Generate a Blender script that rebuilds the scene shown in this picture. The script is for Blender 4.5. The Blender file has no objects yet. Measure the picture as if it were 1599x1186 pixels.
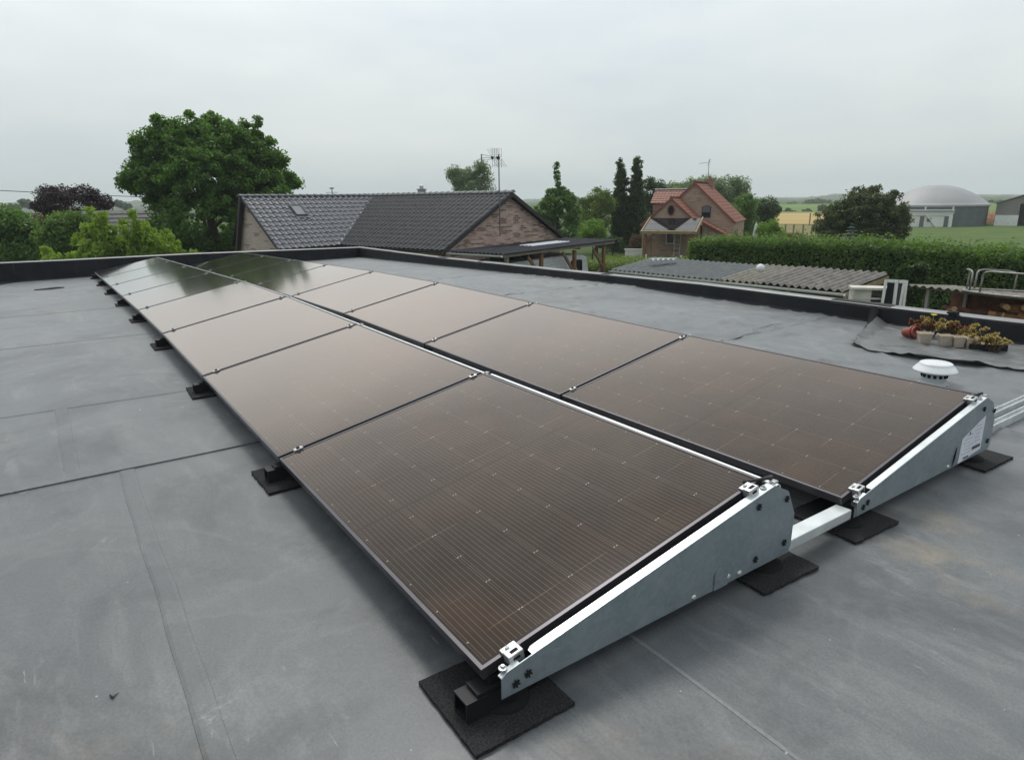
import bpy, bmesh, math, random
import numpy as np
from mathutils import Vector, Matrix, Euler, noise as mnoise

random.seed(7)
RNG = np.random.default_rng(11)
scene = bpy.context.scene
COL = scene.collection
G = -3.1                                   # ground level; the flat roof is at about z = 0

# ------------------------------------------------------------------ camera
CAMLOC = Vector((-0.7275, -1.2002, 1.2706))
YAW, PITCH, ROLL, FPX, W0, H0 = 0.6067, -0.2665, -0.0129, 1028.97, 1599.0, 1186.0
fwd = Vector((math.sin(YAW) * math.cos(PITCH), math.cos(YAW) * math.cos(PITCH), math.sin(PITCH)))
rgt = Vector((math.cos(YAW), -math.sin(YAW), 0))
upv = rgt.cross(fwd)
cr, sr = math.cos(ROLL), math.sin(ROLL)
RX, UX = cr * rgt + sr * upv, -sr * rgt + cr * upv
cam_d = bpy.data.cameras.new('camera')
cam = bpy.data.objects.new('camera', cam_d)
COL.objects.link(cam)
mw = Matrix((RX, UX, -fwd)).transposed().to_4x4()
mw.translation = CAMLOC
cam.matrix_world = mw
cam_d.sensor_width = 36.0
cam_d.lens = FPX / W0 * 36.0
cam_d.clip_start = 0.05
cam_d.clip_end = 8000
scene.camera = cam


def ray(u, v):
    return RX * ((u - W0 / 2) / FPX) - UX * ((v - H0 / 2) / FPX) + fwd


def at(u, v, D):
    """the point seen at (u, v) at horizontal distance D"""
    d = ray(u, v)
    return CAMLOC + d * (D / math.hypot(d.x, d.y))


def atz(u, v, z):
    d = ray(u, v)
    return CAMLOC + d * ((z - CAMLOC.z) / d.z)


def rz(y):
    """height profile of the flat roof: a gentle crease six metres away"""
    a, b = 0.0103 * y, 0.0618 - 0.0207 * (y - 6.0)
    k = 0.01
    h = max(k - abs(a - b), 0) / k
    return min(a, b) - h * h * k * 0.25


# ------------------------------------------------------------------ render / light
scene.render.engine = 'CYCLES'
scene.view_settings.view_transform = 'Standard'
scene.view_settings.look = 'None'
scene.view_settings.exposure = 0.0
scene.view_settings.gamma = 1.0
scene.cycles.max_bounces = 6
scene.cycles.volume_bounces = 1
scene.cycles.use_denoising = True
SUN_EL, SUN_AZ = math.radians(56), math.radians(28)        # azimuth from +Y; veiled sun ahead
world = bpy.data.worlds.new('World')
scene.world = world
world.use_nodes = True
nt = world.node_tree
nt.nodes.clear()


def N(nt, typ, **kw):
    n = nt.nodes.new(typ)
    for k, v in kw.items():
        setattr(n, k, v)
    return n


def ramp(nt, stops, interp='LINEAR'):
    r = N(nt, 'ShaderNodeValToRGB')
    r.color_ramp.interpolation = interp
    el = r.color_ramp.elements
    while len(el) < len(stops):
        el.new(0.5)
    for e, (p, c) in zip(el, stops):
        e.position = p
        e.color = (*c, 1) if len(c) == 3 else c
    return r


def math_node(nt, op, a, b=None, c=None):
    m = N(nt, 'ShaderNodeMath', operation=op)
    for i, x in enumerate((a, b, c)):
        if x is None:
            continue
        if isinstance(x, (int, float)):
            m.inputs[i].default_value = x
        else:
            nt.links.new(x, m.inputs[i])
    return m.outputs[0]


def mixc(nt, fac, a, b, blend='MIX'):
    m = N(nt, 'ShaderNodeMix', data_type='RGBA', blend_type=blend)
    for s, x in ((0, fac), (6, a), (7, b)):
        if isinstance(x, (int, float)):
            m.inputs[s].default_value = x
        elif isinstance(x, tuple):
            m.inputs[s].default_value = (*x, 1) if len(x) == 3 else x
        else:
            nt.links.new(x, m.inputs[s])
    return m.outputs[2]


sky = N(nt, 'ShaderNodeTexSky', sky_type='NISHITA')
sky.sun_disc = False
sky.sun_elevation = SUN_EL
sky.sun_rotation = SUN_AZ
skyb = N(nt, 'ShaderNodeVectorMath', operation='SCALE')
skyb.inputs['Scale'].default_value = 0.08
nt.links.new(sky.outputs[0], skyb.inputs[0])
tc = N(nt, 'ShaderNodeTexCoord')
sp = N(nt, 'ShaderNodeSeparateXYZ')
nt.links.new(tc.outputs['Generated'], sp.inputs[0])
cl = ramp(nt, [(0.0, (0.665, 0.71, 0.715)), (0.05, (0.70, 0.745, 0.75)), (0.12, (0.775, 0.82, 0.82)), (0.25, (0.90, 0.955, 0.965)), (0.50, (1.02, 1.07, 1.09)), (1.0, (1.22, 1.26, 1.28))])
nt.links.new(sp.outputs[2], cl.inputs[0])
mp = N(nt, 'ShaderNodeMapping')
mp.inputs['Scale'].default_value = (1.0, 1.0, 3.2)
nt.links.new(tc.outputs['Generated'], mp.inputs[0])
nz = N(nt, 'ShaderNodeTexNoise')
nz.inputs['Scale'].default_value = 2.1
nz.inputs['Detail'].default_value = 5
nz.inputs['Roughness'].default_value = 0.5
nt.links.new(mp.outputs[0], nz.inputs['Vector'])
cr2 = ramp(nt, [(0.34, (0.875, 0.905, 0.945)), (0.50, (0.99, 0.995, 1.0)), (0.64, (1.09, 1.08, 1.065))])
nt.links.new(nz.outputs[0], cr2.inputs[0])
cloud = mixc(nt, 1.0, cl.outputs[0], cr2.outputs[0], 'MULTIPLY')
sdv = (math.sin(SUN_AZ) * math.cos(SUN_EL), math.cos(SUN_AZ) * math.cos(SUN_EL), math.sin(SUN_EL))
dp = N(nt, 'ShaderNodeVectorMath', operation='DOT_PRODUCT')
nt.links.new(tc.outputs['Generated'], dp.inputs[0])
dp.inputs[1].default_value = sdv
glow = math_node(nt, 'POWER', math_node(nt, 'MAXIMUM', dp.outputs['Value'], 0.0), 7.0)      # cloud brightened round the veiled sun
gcol = mixc(nt, glow, (0.0, 0.0, 0.0), (0.50, 0.46, 0.39))
cloud = mixc(nt, 1.0, cloud, gcol, 'ADD')
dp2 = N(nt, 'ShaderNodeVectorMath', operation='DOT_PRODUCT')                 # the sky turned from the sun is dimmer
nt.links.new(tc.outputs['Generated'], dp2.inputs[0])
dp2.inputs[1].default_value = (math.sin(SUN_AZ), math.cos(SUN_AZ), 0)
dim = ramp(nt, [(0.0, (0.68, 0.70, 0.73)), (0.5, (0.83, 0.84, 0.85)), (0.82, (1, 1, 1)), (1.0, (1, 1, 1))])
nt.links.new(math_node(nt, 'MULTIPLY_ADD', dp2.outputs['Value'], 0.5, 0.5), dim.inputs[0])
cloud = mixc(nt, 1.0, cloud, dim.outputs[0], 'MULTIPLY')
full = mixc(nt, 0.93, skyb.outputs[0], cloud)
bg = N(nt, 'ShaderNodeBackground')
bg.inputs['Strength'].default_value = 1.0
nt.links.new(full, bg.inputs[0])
wo = N(nt, 'ShaderNodeOutputWorld')
nt.links.new(bg.outputs[0], wo.inputs[0])

sd = bpy.data.lights.new('sun', 'SUN')
sd.energy = 1.5
sd.angle = math.radians(16)
sd.color = (1.0, 0.965, 0.91)
sun = bpy.data.objects.new('sun', sd)
COL.objects.link(sun)
sdir = Vector((math.sin(SUN_AZ) * math.cos(SUN_EL), math.cos(SUN_AZ) * math.cos(SUN_EL), math.sin(SUN_EL)))
sun.rotation_euler = sdir.to_track_quat('Z', 'Y').to_euler()
sun.location = (-20, -5, 40)

# ------------------------------------------------------------------ materials
MATS = {}


def newmat(name):
    m = bpy.data.materials.new(name)
    m.use_nodes = True
    m.node_tree.nodes.clear()
    b = N(m.node_tree, 'ShaderNodeBsdfPrincipled')
    o = N(m.node_tree, 'ShaderNodeOutputMaterial')
    m.node_tree.links.new(b.outputs[0], o.inputs[0])
    MATS[name] = m
    return m, m.node_tree, b


def coords(t, kind='Object', scale=(1, 1, 1)):
    c = N(t, 'ShaderNodeTexCoord')
    mpn = N(t, 'ShaderNodeMapping')
    mpn.inputs['Scale'].default_value = scale
    t.links.new(c.outputs[kind], mpn.inputs[0])
    return mpn.outputs[0]


def noise(t, vec, scale, detail=4, rough=0.55, dist=0.0):
    n = N(t, 'ShaderNodeTexNoise')
    n.inputs['Scale'].default_value = scale
    n.inputs['Detail'].default_value = detail
    n.inputs['Roughness'].default_value = rough
    n.inputs['Distortion'].default_value = dist
    t.links.new(vec, n.inputs['Vector'])
    return n.outputs[0]


def bump(t, b, h, strength=0.3, dist=0.01):
    bn = N(t, 'ShaderNodeBump')
    bn.inputs['Strength'].default_value = strength
    bn.inputs['Distance'].default_value = dist
    t.links.new(h, bn.inputs['Height'])
    t.links.new(bn.outputs[0], b.inputs['Normal'])


def mat(name, c, c2=None, rough=0.6, metal=0.0, spec=0.5, scale=4.0, bs=None, kind='Object', lo=0.35, hi=0.65, detail=5):
    """plain procedural material: two tones mixed by noise, optional fine bump"""
    m, t, b = newmat(name)
    v = coords(t, kind)
    n = noise(t, v, scale, detail)
    r = ramp(t, [(lo, c), (hi, c2 or tuple(x * 0.78 for x in c))])
    t.links.new(n, r.inputs[0])
    t.links.new(r.outputs[0], b.inputs['Base Color'])
    b.inputs['Roughness'].default_value = rough
    b.inputs['Metallic'].default_value = metal
    b.inputs['Specular IOR Level'].default_value = spec
    if bs:
        bump(t, b, noise(t, v, bs[0], 4), bs[1], bs[2] if len(bs) > 2 else 0.004)
    return m


def brick_mat(name, c1, c2, mortar, bw=0.22, bh=0.065, dark=(0.06, 0.04, 0.035), darkness=0.25, mw_=0.010):
    m, t, b = newmat(name)
    uv = coords(t, 'UV')
    br = N(t, 'ShaderNodeTexBrick')
    br.offset = 0.5
    for k, v in (('Scale', 1.0), ('Mortar Size', mw_), ('Mortar Smooth', 0.2), ('Bias', 0.0), ('Brick Width', bw), ('Row Height', bh)):
        br.inputs[k].default_value = v
    br.inputs['Color1'].default_value = (*c1, 1)
    br.inputs['Color2'].default_value = (*c2, 1)
    br.inputs['Mortar'].default_value = (*mortar, 1)
    t.links.new(uv, br.inputs['Vector'])
    # per-brick dark ones
    mpn = N(t, 'ShaderNodeMapping')
    mpn.inputs['Scale'].default_value = (1 / (bw * 1.6), 1 / bh, 1)
    t.links.new(uv, mpn.inputs[0])
    vo = N(t, 'ShaderNodeTexVoronoi')
    vo.inputs['Scale'].default_value = 1.0
    vo.inputs['Randomness'].default_value = 0.6
    t.links.new(mpn.outputs[0], vo.inputs['Vector'])
    sx = N(t, 'ShaderNodeSeparateColor')
    t.links.new(vo.outputs['Color'], sx.inputs[0])
    mk = math_node(t, 'LESS_THAN', sx.outputs[0], darkness)
    notm = math_node(t, 'SUBTRACT', 1.0, br.outputs['Fac'])
    mk = math_node(t, 'MULTIPLY', math_node(t, 'MULTIPLY', mk, notm), 0.75)
    c = mixc(t, mk, br.outputs['Color'], dark)
    n = noise(t, uv, 0.8, 4)
    rr = ramp(t, [(0.3, (0.82, 0.82, 0.82)), (0.7, (1.12, 1.1, 1.08))])
    t.links.new(n, rr.inputs[0])
    c = mixc(t, 1.0, c, rr.outputs[0], 'MULTIPLY')
    t.links.new(c, b.inputs['Base Color'])
    b.inputs['Roughness'].default_value = 0.85
    b.inputs['Specular IOR Level'].default_value = 0.2
    bump(t, b, br.outputs['Fac'], -0.4, 0.006)
    return m


def leaf_mat(name, c1, c2, c3=None, trans=0.35, rough=0.5):
    """leaves: tone varies from leaf to leaf (random per island) and by clump"""
    m, t, b = newmat(name)
    geo = N(t, 'ShaderNodeNewGeometry')
    r = ramp(t, [(0.0, c1), (0.6, c2), (1.0, c3 or c2)])
    v = coords(t, 'Object')
    n = noise(t, v, 0.9, 2)
    mixf = math_node(t, 'ADD', math_node(t, 'MULTIPLY', geo.outputs['Random Per Island'], 0.55), math_node(t, 'MULTIPLY', n, 0.5))
    t.links.new(mixf, r.inputs[0])
    t.links.new(r.outputs[0], b.inputs['Base Color'])
    b.inputs['Roughness'].default_value = rough
    b.inputs['Specular IOR Level'].default_value = 0.3
    tr = N(t, 'ShaderNodeBsdfTranslucent')
    bright = mixc(t, 1.0, r.outputs[0], (1.5, 1.7, 0.7), 'MULTIPLY')
    t.links.new(bright, tr.inputs[0])
    ms = N(t, 'ShaderNodeMixShader')
    ms.inputs[0].default_value = trans
    t.links.new(b.outputs[0], ms.inputs[1])
    t.links.new(tr.outputs[0], ms.inputs[2])
    out = [x for x in t.nodes if x.type == 'OUTPUT_MATERIAL'][0]
    t.links.new(ms.outputs[0], out.inputs[0])
    return m


# --- roof membrane (grey EPDM with scuffs, dust and water stains)
def membrane_mat(name, base, dust, scuff_amt=1.0, rough=0.5, spec=0.62):
    m, t, b = newmat(name)
    v = coords(t, 'Object')
    vs = coords(t, 'Object', (1.0, 0.35, 1.0))
    big = noise(t, v, 0.6, 6, 0.62, 0.5)
    mid = noise(t, vs, 3.4, 8, 0.66, 0.9)
    r1 = ramp(t, [(0.30, base), (0.52, lerp3(base, dust, 0.35)), (0.74, dust)])
    t.links.new(math_node(t, 'ADD', math_node(t, 'MULTIPLY', big, 0.5), math_node(t, 'MULTIPLY', mid, 0.5)), r1.inputs[0])
    c = r1.outputs[0]

    def layer(c, mask, amt, col):
        return mixc(t, math_node(t, 'MULTIPLY', mask, amt), c, col)

    def mask(val, lo, hi):
        r = ramp(t, [(lo, (0, 0, 0)), (hi, (1, 1, 1))])
        t.links.new(val, r.inputs[0])
        return r.outputs[0]
    # broad dusty smears, dragged one way
    rot = N(t, 'ShaderNodeMapping')
    rot.inputs['Rotation'].default_value = (0, 0, 0.5)
    rot.inputs['Scale'].default_value = (3.2, 0.8, 1)
    t.links.new(v, rot.inputs[0])
    sm = noise(t, rot.outputs[0], 2.4, 9, 0.72, 0.6)
    c = layer(c, math_node(t, 'MULTIPLY', mask(sm, 0.50, 0.70), mask(noise(t, v, 0.9, 3), 0.42, 0.66)), 0.62 * scuff_amt, (0.25, 0.255, 0.25))
    # thin pale scratches and scuffs
    rot2 = N(t, 'ShaderNodeMapping')
    rot2.inputs['Rotation'].default_value = (0, 0, -0.75)
    rot2.inputs['Scale'].default_value = (9.0, 1.1, 1)
    t.links.new(v, rot2.inputs[0])
    sc = noise(t, rot2.outputs[0], 3.0, 6, 0.70, 0.8)
    c = layer(c, math_node(t, 'MULTIPLY', mask(sc, 0.645, 0.70), mask(noise(t, v, 2.1, 3), 0.50, 0.62)), 0.75 * scuff_amt, (0.38, 0.39, 0.38))
    # chalky dabs
    sp_ = noise(t, v, 8.0, 7, 0.75, 0.4)
    c = layer(c, math_node(t, 'MULTIPLY', mask(sp_, 0.60, 0.72), mask(noise(t, v, 1.6, 2), 0.56, 0.68)), 0.75 * scuff_amt, (0.36, 0.355, 0.31))
    # drying rims of puddles
    pd = noise(t, v, 0.75, 4, 0.55, 1.0)
    rp2 = ramp(t, [(0.470, (0, 0, 0)), (0.490, (1, 1, 1)), (0.505, (0.35, 0.35, 0.35)), (0.62, (0, 0, 0))])
    t.links.new(pd, rp2.inputs[0])
    c = layer(c, rp2.outputs[0], 0.15 * scuff_amt, (0.23, 0.235, 0.23))
    # darker damp looking patches and brown silt
    c = layer(c, mask(noise(t, v, 1.1, 7, 0.66, 0.7), 0.50, 0.64), 0.62, tuple(x * 0.52 for x in base))
    c = layer(c, math_node(t, 'MULTIPLY', mask(noise(t, v, 0.8, 6, 0.65, 0.2), 0.57, 0.70), mask(noise(t, v, 5.0, 4), 0.40, 0.62)), 0.75 * scuff_amt, (0.215, 0.19, 0.145))
    # grit and flecks
    fl = N(t, 'ShaderNodeTexVoronoi')
    fl.inputs['Scale'].default_value = 9.0
    t.links.new(v, fl.inputs['Vector'])
    c = layer(c, math_node(t, 'LESS_THAN', fl.outputs['Distance'], 0.028), 0.55 * scuff_amt, (0.48, 0.48, 0.45))
    fd_ = N(t, 'ShaderNodeTexVoronoi')
    fd_.inputs['Scale'].default_value = 13.0
    t.links.new(v, fd_.inputs['Vector'])
    c = layer(c, math_node(t, 'LESS_THAN', fd_.outputs['Distance'], 0.035), 0.5, (0.03, 0.03, 0.03))
    gr = noise(t, v, 130, 2)
    rg = ramp(t, [(0.3, (0.86, 0.86, 0.86)), (0.7, (1.14, 1.14, 1.14))])
    t.links.new(gr, rg.inputs[0])
    c = mixc(t, 1.0, c, rg.outputs[0], 'MULTIPLY')
    t.links.new(c, b.inputs['Base Color'])
    rr = math_node(t, 'ADD', math_node(t, 'MULTIPLY', mid, 0.24), rough - 0.12)
    t.links.new(rr, b.inputs['Roughness'])
    b.inputs['Specular IOR Level'].default_value = spec
    wr = noise(t, coords(t, 'Object', (1.0, 0.5, 1.0)), 2.6, 5, 0.55, 0.9)
    fine = noise(t, v, 70, 3)
    bump(t, b, math_node(t, 'ADD', wr, math_node(t, 'MULTIPLY', fine, 0.05)), 0.20, 0.03)
    b.inputs['Sheen Weight'].default_value = 0.22 if spec > 0.3 else 0.0      # dust film
    b.inputs['Sheen Roughness'].default_value = 0.35
    b.inputs['Sheen Tint'].default_value = (0.95, 0.97, 1.0, 1)
    return m


def lerp3(a, b, t):
    return tuple(x + (y - x) * t for x, y in zip(a, b))


membrane_mat('roof_membrane', (0.072, 0.080, 0.086), (0.164, 0.173, 0.176), 1.1, 0.46, 0.5)
membrane_mat('seam_membrane', (0.070, 0.079, 0.085), (0.145, 0.155, 0.159), 0.9, 0.50, 0.5)
membrane_mat('scuffed_seam', (0.13, 0.14, 0.145), (0.24, 0.25, 0.25), 1.4, 0.5, 0.4)
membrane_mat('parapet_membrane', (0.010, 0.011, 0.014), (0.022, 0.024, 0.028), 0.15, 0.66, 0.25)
membrane_mat('parapet_lit_top', (0.11, 0.115, 0.118), (0.20, 0.205, 0.205), 0.6, 0.45)  # parapet top, its reflected sky light put in as a paler colour
membrane_mat('loose_membrane', (0.045, 0.048, 0.050), (0.125, 0.128, 0.127), 1.0, 0.5)


def glass_mat():
    m, t, b = newmat('photovoltaic_glass')
    uv = N(t, 'ShaderNodeTexCoord')
    s = N(t, 'ShaderNodeSeparateXYZ')
    t.links.new(uv.outputs['UV'], s.inputs[0])
    X, Y = s.outputs[0], s.outputs[1]
    CW, CH = 0.1823, 0.0838

    def band(val, pitch, off, width):           # 1 within width/2 of a line at off + n*pitch
        f = math_node(t, 'FRACT', math_node(t, 'DIVIDE', math_node(t, 'SUBTRACT', val, off - pitch / 2), pitch))
        d = math_node(t, 'MULTIPLY', math_node(t, 'ABSOLUTE', math_node(t, 'SUBTRACT', f, 0.5)), pitch)
        return d, math_node(t, 'LESS_THAN', d, width / 2)
    dx, _ = band(X, CW, 0.0201, 0.01)
    dyf, gapy = band(Y, CH, 0.0230, 0.0015)
    _, wire = band(X, CW / 11, 0.0201 + CW / 22, 0.00115)
    _, gapx = band(X, CW, 0.0201, 0.0022)
    # cell tone
    v = coords(t, 'Object')
    oi = N(t, 'ShaderNodeObjectInfo')
    va = N(t, 'ShaderNodeVectorMath', operation='ADD')
    t.links.new(v, va.inputs[0])
    off = N(t, 'ShaderNodeCombineXYZ')
    t.links.new(math_node(t, 'MULTIPLY', oi.outputs['Random'], 37.0), off.inputs[0])
    t.links.new(off.outputs[0], va.inputs[1])
    cn = noise(t, va.outputs[0], 2.0, 2, 0.5, 0.4)
    rc = ramp(t, [(0.30, (0.0100, 0.0104, 0.0092)), (0.42, (0.0150, 0.0128, 0.0105)), (0.54, (0.0180, 0.0110, 0.0088)), (0.68, (0.0300, 0.0165, 0.0095))])
    t.links.new(cn, rc.inputs[0])
    c = mixc(t, math_node(t, 'MULTIPLY', wire, 0.65), rc.outputs[0], (0.20, 0.160, 0.128))
    c = mixc(t, math_node(t, 'MULTIPLY', gapx, 0.24), c, (0.26, 0.22, 0.185))
    c = mixc(t, math_node(t, 'MULTIPLY', gapy, 0.25), c, (0.006, 0.006, 0.007))
    # bright pads where ribbons meet the cell corners
    dyp, _ = band(Y, CH * 2, 0.0230 + CH, 0.01)
    d1 = math_node(t, 'ADD', math_node(t, 'ABSOLUTE', math_node(t, 'SUBTRACT', dx, 0.0055)), math_node(t, 'MULTIPLY', dyp, 1.5))
    pad = math_node(t, 'LESS_THAN', d1, 0.0036)
    # thin cross ribbons, their glint painted as paler colour on some cells
    ln = math_node(t, 'LESS_THAN', dyp, 0.0009)
    lm = ramp(t, [(0.50, (0, 0, 0)), (0.60, (1, 1, 1))])
    t.links.new(noise(t, va.outputs[0], 4.0, 2), lm.inputs[0])
    c = mixc(t, math_node(t, 'MULTIPLY', math_node(t, 'MULTIPLY', ln, lm.outputs[0]), 0.45), c, (0.30, 0.23, 0.15))
    c = mixc(t, math_node(t, 'MULTIPLY', pad, 0.8), c, (0.48, 0.43, 0.38))
    # edge border and the middle bar stay black
    mid = math_node(t, 'LESS_THAN', math_node(t, 'ABSOLUTE', math_node(t, 'SUBTRACT', Y, 0.861)), 0.007)
    e1 = math_node(t, 'LESS_THAN', X, 0.020)
    e2 = math_node(t, 'GREATER_THAN', X, 1.114)
    e3 = math_node(t, 'LESS_THAN', Y, 0.020)
    e4 = math_node(t, 'GREATER_THAN', Y, 1.702)
    bm = math_node(t, 'MAXIMUM', math_node(t, 'MAXIMUM', mid, e1), math_node(t, 'MAXIMUM', math_node(t, 'MAXIMUM', e2, e3), e4))
    c = mixc(t, bm, c, (0.012, 0.010, 0.010))
    # thin dust film
    du = noise(t, va.outputs[0], 5.0, 6, 0.65)
    rdust = ramp(t, [(0.40, (0, 0, 0)), (0.75, (1, 1, 1))])
    t.links.new(du, rdust.inputs[0])
    c = mixc(t, math_node(t, 'MULTIPLY', rdust.outputs[0], 0.06), c, (0.26, 0.22, 0.18))
    t.links.new(c, b.inputs['Base Color'])
    b.inputs['Roughness'].default_value = 0.13
    b.inputs['IOR'].default_value = 1.5
    b.inputs['Specular IOR Level'].default_value = 0.5
    b.inputs['Specular IOR Level'].default_value = 0.1
    # structured cover glass: its reflection climbs early towards grazing angles, warm when steep
    lw = N(t, 'ShaderNodeLayerWeight')
    lw.inputs['Blend'].default_value = 0.5
    fr = ramp(t, [(0.0, (.010,) * 3), (0.33, (.013,) * 3), (0.44, (.024,) * 3), (0.535, (.062,) * 3), (0.60, (.115,) * 3), (0.67, (.260,) * 3), (0.735, (.390,) * 3), (0.82, (.505,) * 3), (0.92, (.70,) * 3), (1.0, (.92,) * 3)])
    t.links.new(lw.outputs['Facing'], fr.inputs[0])
    fres = fr.outputs[0]
    g = N(t, 'ShaderNodeBsdfGlossy')
    g.inputs['Roughness'].default_value = 0.075
    rt_ = ramp(t, [(0.0, (1.0, 0.82, 0.70)), (0.40, (1.0, 0.85, 0.76)), (0.56, (1.0, 0.88, 0.81)), (0.67, (1.0, 0.98, 0.96)), (1.0, (1, 1, 1))])
    t.links.new(fres, rt_.inputs[0])
    t.links.new(rt_.outputs[0], g.inputs[0])
    ms = N(t, 'ShaderNodeMixShader')
    t.links.new(fres, ms.inputs[0])
    t.links.new(b.outputs[0], ms.inputs[1])
    t.links.new(g.outputs[0], ms.inputs[2])
    out = [x for x in t.nodes if x.type == 'OUTPUT_MATERIAL'][0]
    t.links.new(ms.outputs[0], out.inputs[0])
    return m


glass_mat()
mat('panel_frame', (0.085, 0.080, 0.090), (0.11, 0.105, 0.115), rough=0.36, metal=0.75, scale=3)
m_, t_, b_ = newmat('galvanised_steel')
v_ = coords(t_, 'Object')
vo_ = N(t_, 'ShaderNodeTexVoronoi')
vo_.inputs['Scale'].default_value = 70.0
t_.links.new(v_, vo_.inputs['Vector'])
sc_ = N(t_, 'ShaderNodeSeparateColor')
t_.links.new(vo_.outputs['Color'], sc_.inputs[0])
sum_ = math_node(t_, 'ADD', math_node(t_, 'MULTIPLY', sc_.outputs[0], 0.16), math_node(t_, 'MULTIPLY', noise(t_, v_, 6.0, 6, 0.7), 0.94))
r_ = ramp(t_, [(0.30, (0.225, 0.280, 0.305)), (0.58, (0.30, 0.355, 0.38)), (0.80, (0.37, 0.415, 0.43))])
t_.links.new(sum_, r_.inputs[0])
scr_ = ramp(t_, [(0.665, (0, 0, 0)), (0.70, (1, 1, 1))])
t_.links.new(noise(t_, coords(t_, 'Object', (2.0, 1.0, 26.0)), 6.0, 4, 0.6, 0.4), scr_.inputs[0])
t_.links.new(mixc(t_, math_node(t_, 'MULTIPLY', scr_.outputs[0], 0.5), r_.outputs[0], (0.50, 0.54, 0.55)), b_.inputs['Base Color'])
b_.inputs['Metallic'].default_value = 0.6
t_.links.new(math_node(t_, 'ADD', math_node(t_, 'MULTIPLY', sc_.outputs[1], 0.14), 0.30), b_.inputs['Roughness'])
mat('bright_aluminium', (0.74, 0.77, 0.765), (0.60, 0.63, 0.635), rough=0.36, metal=0.55, scale=12)
mat('clamp_aluminium', (0.58, 0.585, 0.58), (0.42, 0.43, 0.43), rough=0.33, metal=0.7, scale=30)
mat('black_plastic', (0.010, 0.010, 0.012), (0.016, 0.016, 0.018), rough=0.5, spec=0.3, scale=6)
mat('black_rubber', (0.012, 0.012, 0.013), rough=0.8, spec=0.2)
mat('black_hole', (0.006, 0.006, 0.006), rough=0.9)
mat('rubber_granulate', (0.014, 0.014, 0.015), (0.036, 0.036, 0.037), rough=0.88, spec=0.25, scale=170, bs=(240, 0.9, 0.004), lo=0.42, hi=0.66)
mat('paper_label', (0.74, 0.75, 0.80), (0.66, 0.67, 0.73), rough=0.55, scale=8)
mat('print_ink', (0.10, 0.10, 0.14), rough=0.6)
mat('faint_ink', (0.42, 0.43, 0.50), rough=0.6)
mat('white_vent_paint', (0.74, 0.76, 0.77), (0.62, 0.64, 0.65), rough=0.35, scale=5)
mat('vent_grey', (0.48, 0.50, 0.52), (0.40, 0.42, 0.44), rough=0.4, scale=6)
mat('white_paint', (0.74, 0.74, 0.72), (0.64, 0.64, 0.62), rough=0.45, scale=4)
mat('aged_white', (0.58, 0.56, 0.50), (0.44, 0.42, 0.37), rough=0.6, scale=3)
mat('dark_glass', (0.012, 0.014, 0.017), rough=0.08, scale=1)
mat('skylight_glass', (0.16, 0.18, 0.20), rough=0.06, spec=0.9, scale=1)
mat('timber_brown', (0.22, 0.115, 0.05), (0.14, 0.072, 0.032), rough=0.7, scale=6)
mat('timber_grey', (0.26, 0.23, 0.19), (0.18, 0.155, 0.125), rough=0.8, scale=6)
mat('timber_pale', (0.42, 0.33, 0.20), (0.28, 0.21, 0.12), rough=0.8, scale=5)
mat('dark_fascia', (0.028, 0.022, 0.024), rough=0.6)
mat('galvanised_tube', (0.34, 0.34, 0.33), (0.22, 0.20, 0.18), rough=0.5, metal=0.6, scale=9)
mat('slate_tile', (0.065, 0.070, 0.084), (0.105, 0.112, 0.130), rough=0.45, spec=0.4, scale=7, bs=(40, 0.2))
mat('dark_tile', (0.016, 0.018, 0.023), (0.036, 0.040, 0.048), rough=0.60, spec=0.22, scale=7, bs=(40, 0.2))
mat('lead_valley', (0.20, 0.215, 0.225), (0.15, 0.16, 0.17), rough=0.5, scale=5)
mat('ridge_tile_light', (0.26, 0.27, 0.275), (0.15, 0.16, 0.165), rough=0.45, scale=6)
mat('red_tile', (0.265, 0.098, 0.055), (0.180, 0.066, 0.040), rough=0.65, scale=5)
mat('red_verge', (0.235, 0.075, 0.05), (0.17, 0.055, 0.04), rough=0.6, scale=5)
mat('corrugated_dark', (0.020, 0.022, 0.028), (0.034, 0.037, 0.045), rough=0.8, spec=0.12, scale=3)
mat('corrugated_clear', (0.50, 0.53, 0.56), (0.40, 0.43, 0.46), rough=0.3, scale=3)
mat('corrugated_green', (0.085, 0.098, 0.100), (0.125, 0.135, 0.135), rough=0.7, scale=5)
mat('corrugated_grey', (0.195, 0.182, 0.165), (0.105, 0.098, 0.088), rough=0.8, scale=4)
mat('corrugated_moss', (0.225, 0.212, 0.175), (0.145, 0.135, 0.108), rough=0.85, scale=7)
mat('gutter_zinc', (0.52, 0.53, 0.52), (0.42, 0.43, 0.42), rough=0.5, metal=0.0, scale=4)
mat('gutter_dark', (0.03, 0.032, 0.035), rough=0.4)
mat('neighbour_sheet', (0.155, 0.152, 0.145), (0.105, 0.103, 0.100), rough=0.7, scale=3)
mat('concrete_wall', (0.25, 0.24, 0.22), (0.17, 0.165, 0.155), rough=0.85, scale=2)
mat('shed_wall', (0.15, 0.13, 0.11), (0.09, 0.08, 0.07), rough=0.85, scale=3)
mat('render_wall', (0.34, 0.32, 0.29), (0.27, 0.26, 0.24), rough=0.9, scale=2)
mat('dome_membrane', (0.30, 0.305, 0.31), (0.26, 0.265, 0.27), rough=0.55, scale=0.3)
mat('tank_cladding', (0.13, 0.145, 0.155), (0.10, 0.112, 0.12), rough=0.6, scale=0.8)
mat('barn_cladding', (0.22, 0.205, 0.19), (0.17, 0.16, 0.15), rough=0.7, scale=0.6)
mat('woodchip', (0.42, 0.24, 0.12), (0.26, 0.14, 0.07), rough=0.9, scale=2.5)
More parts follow.
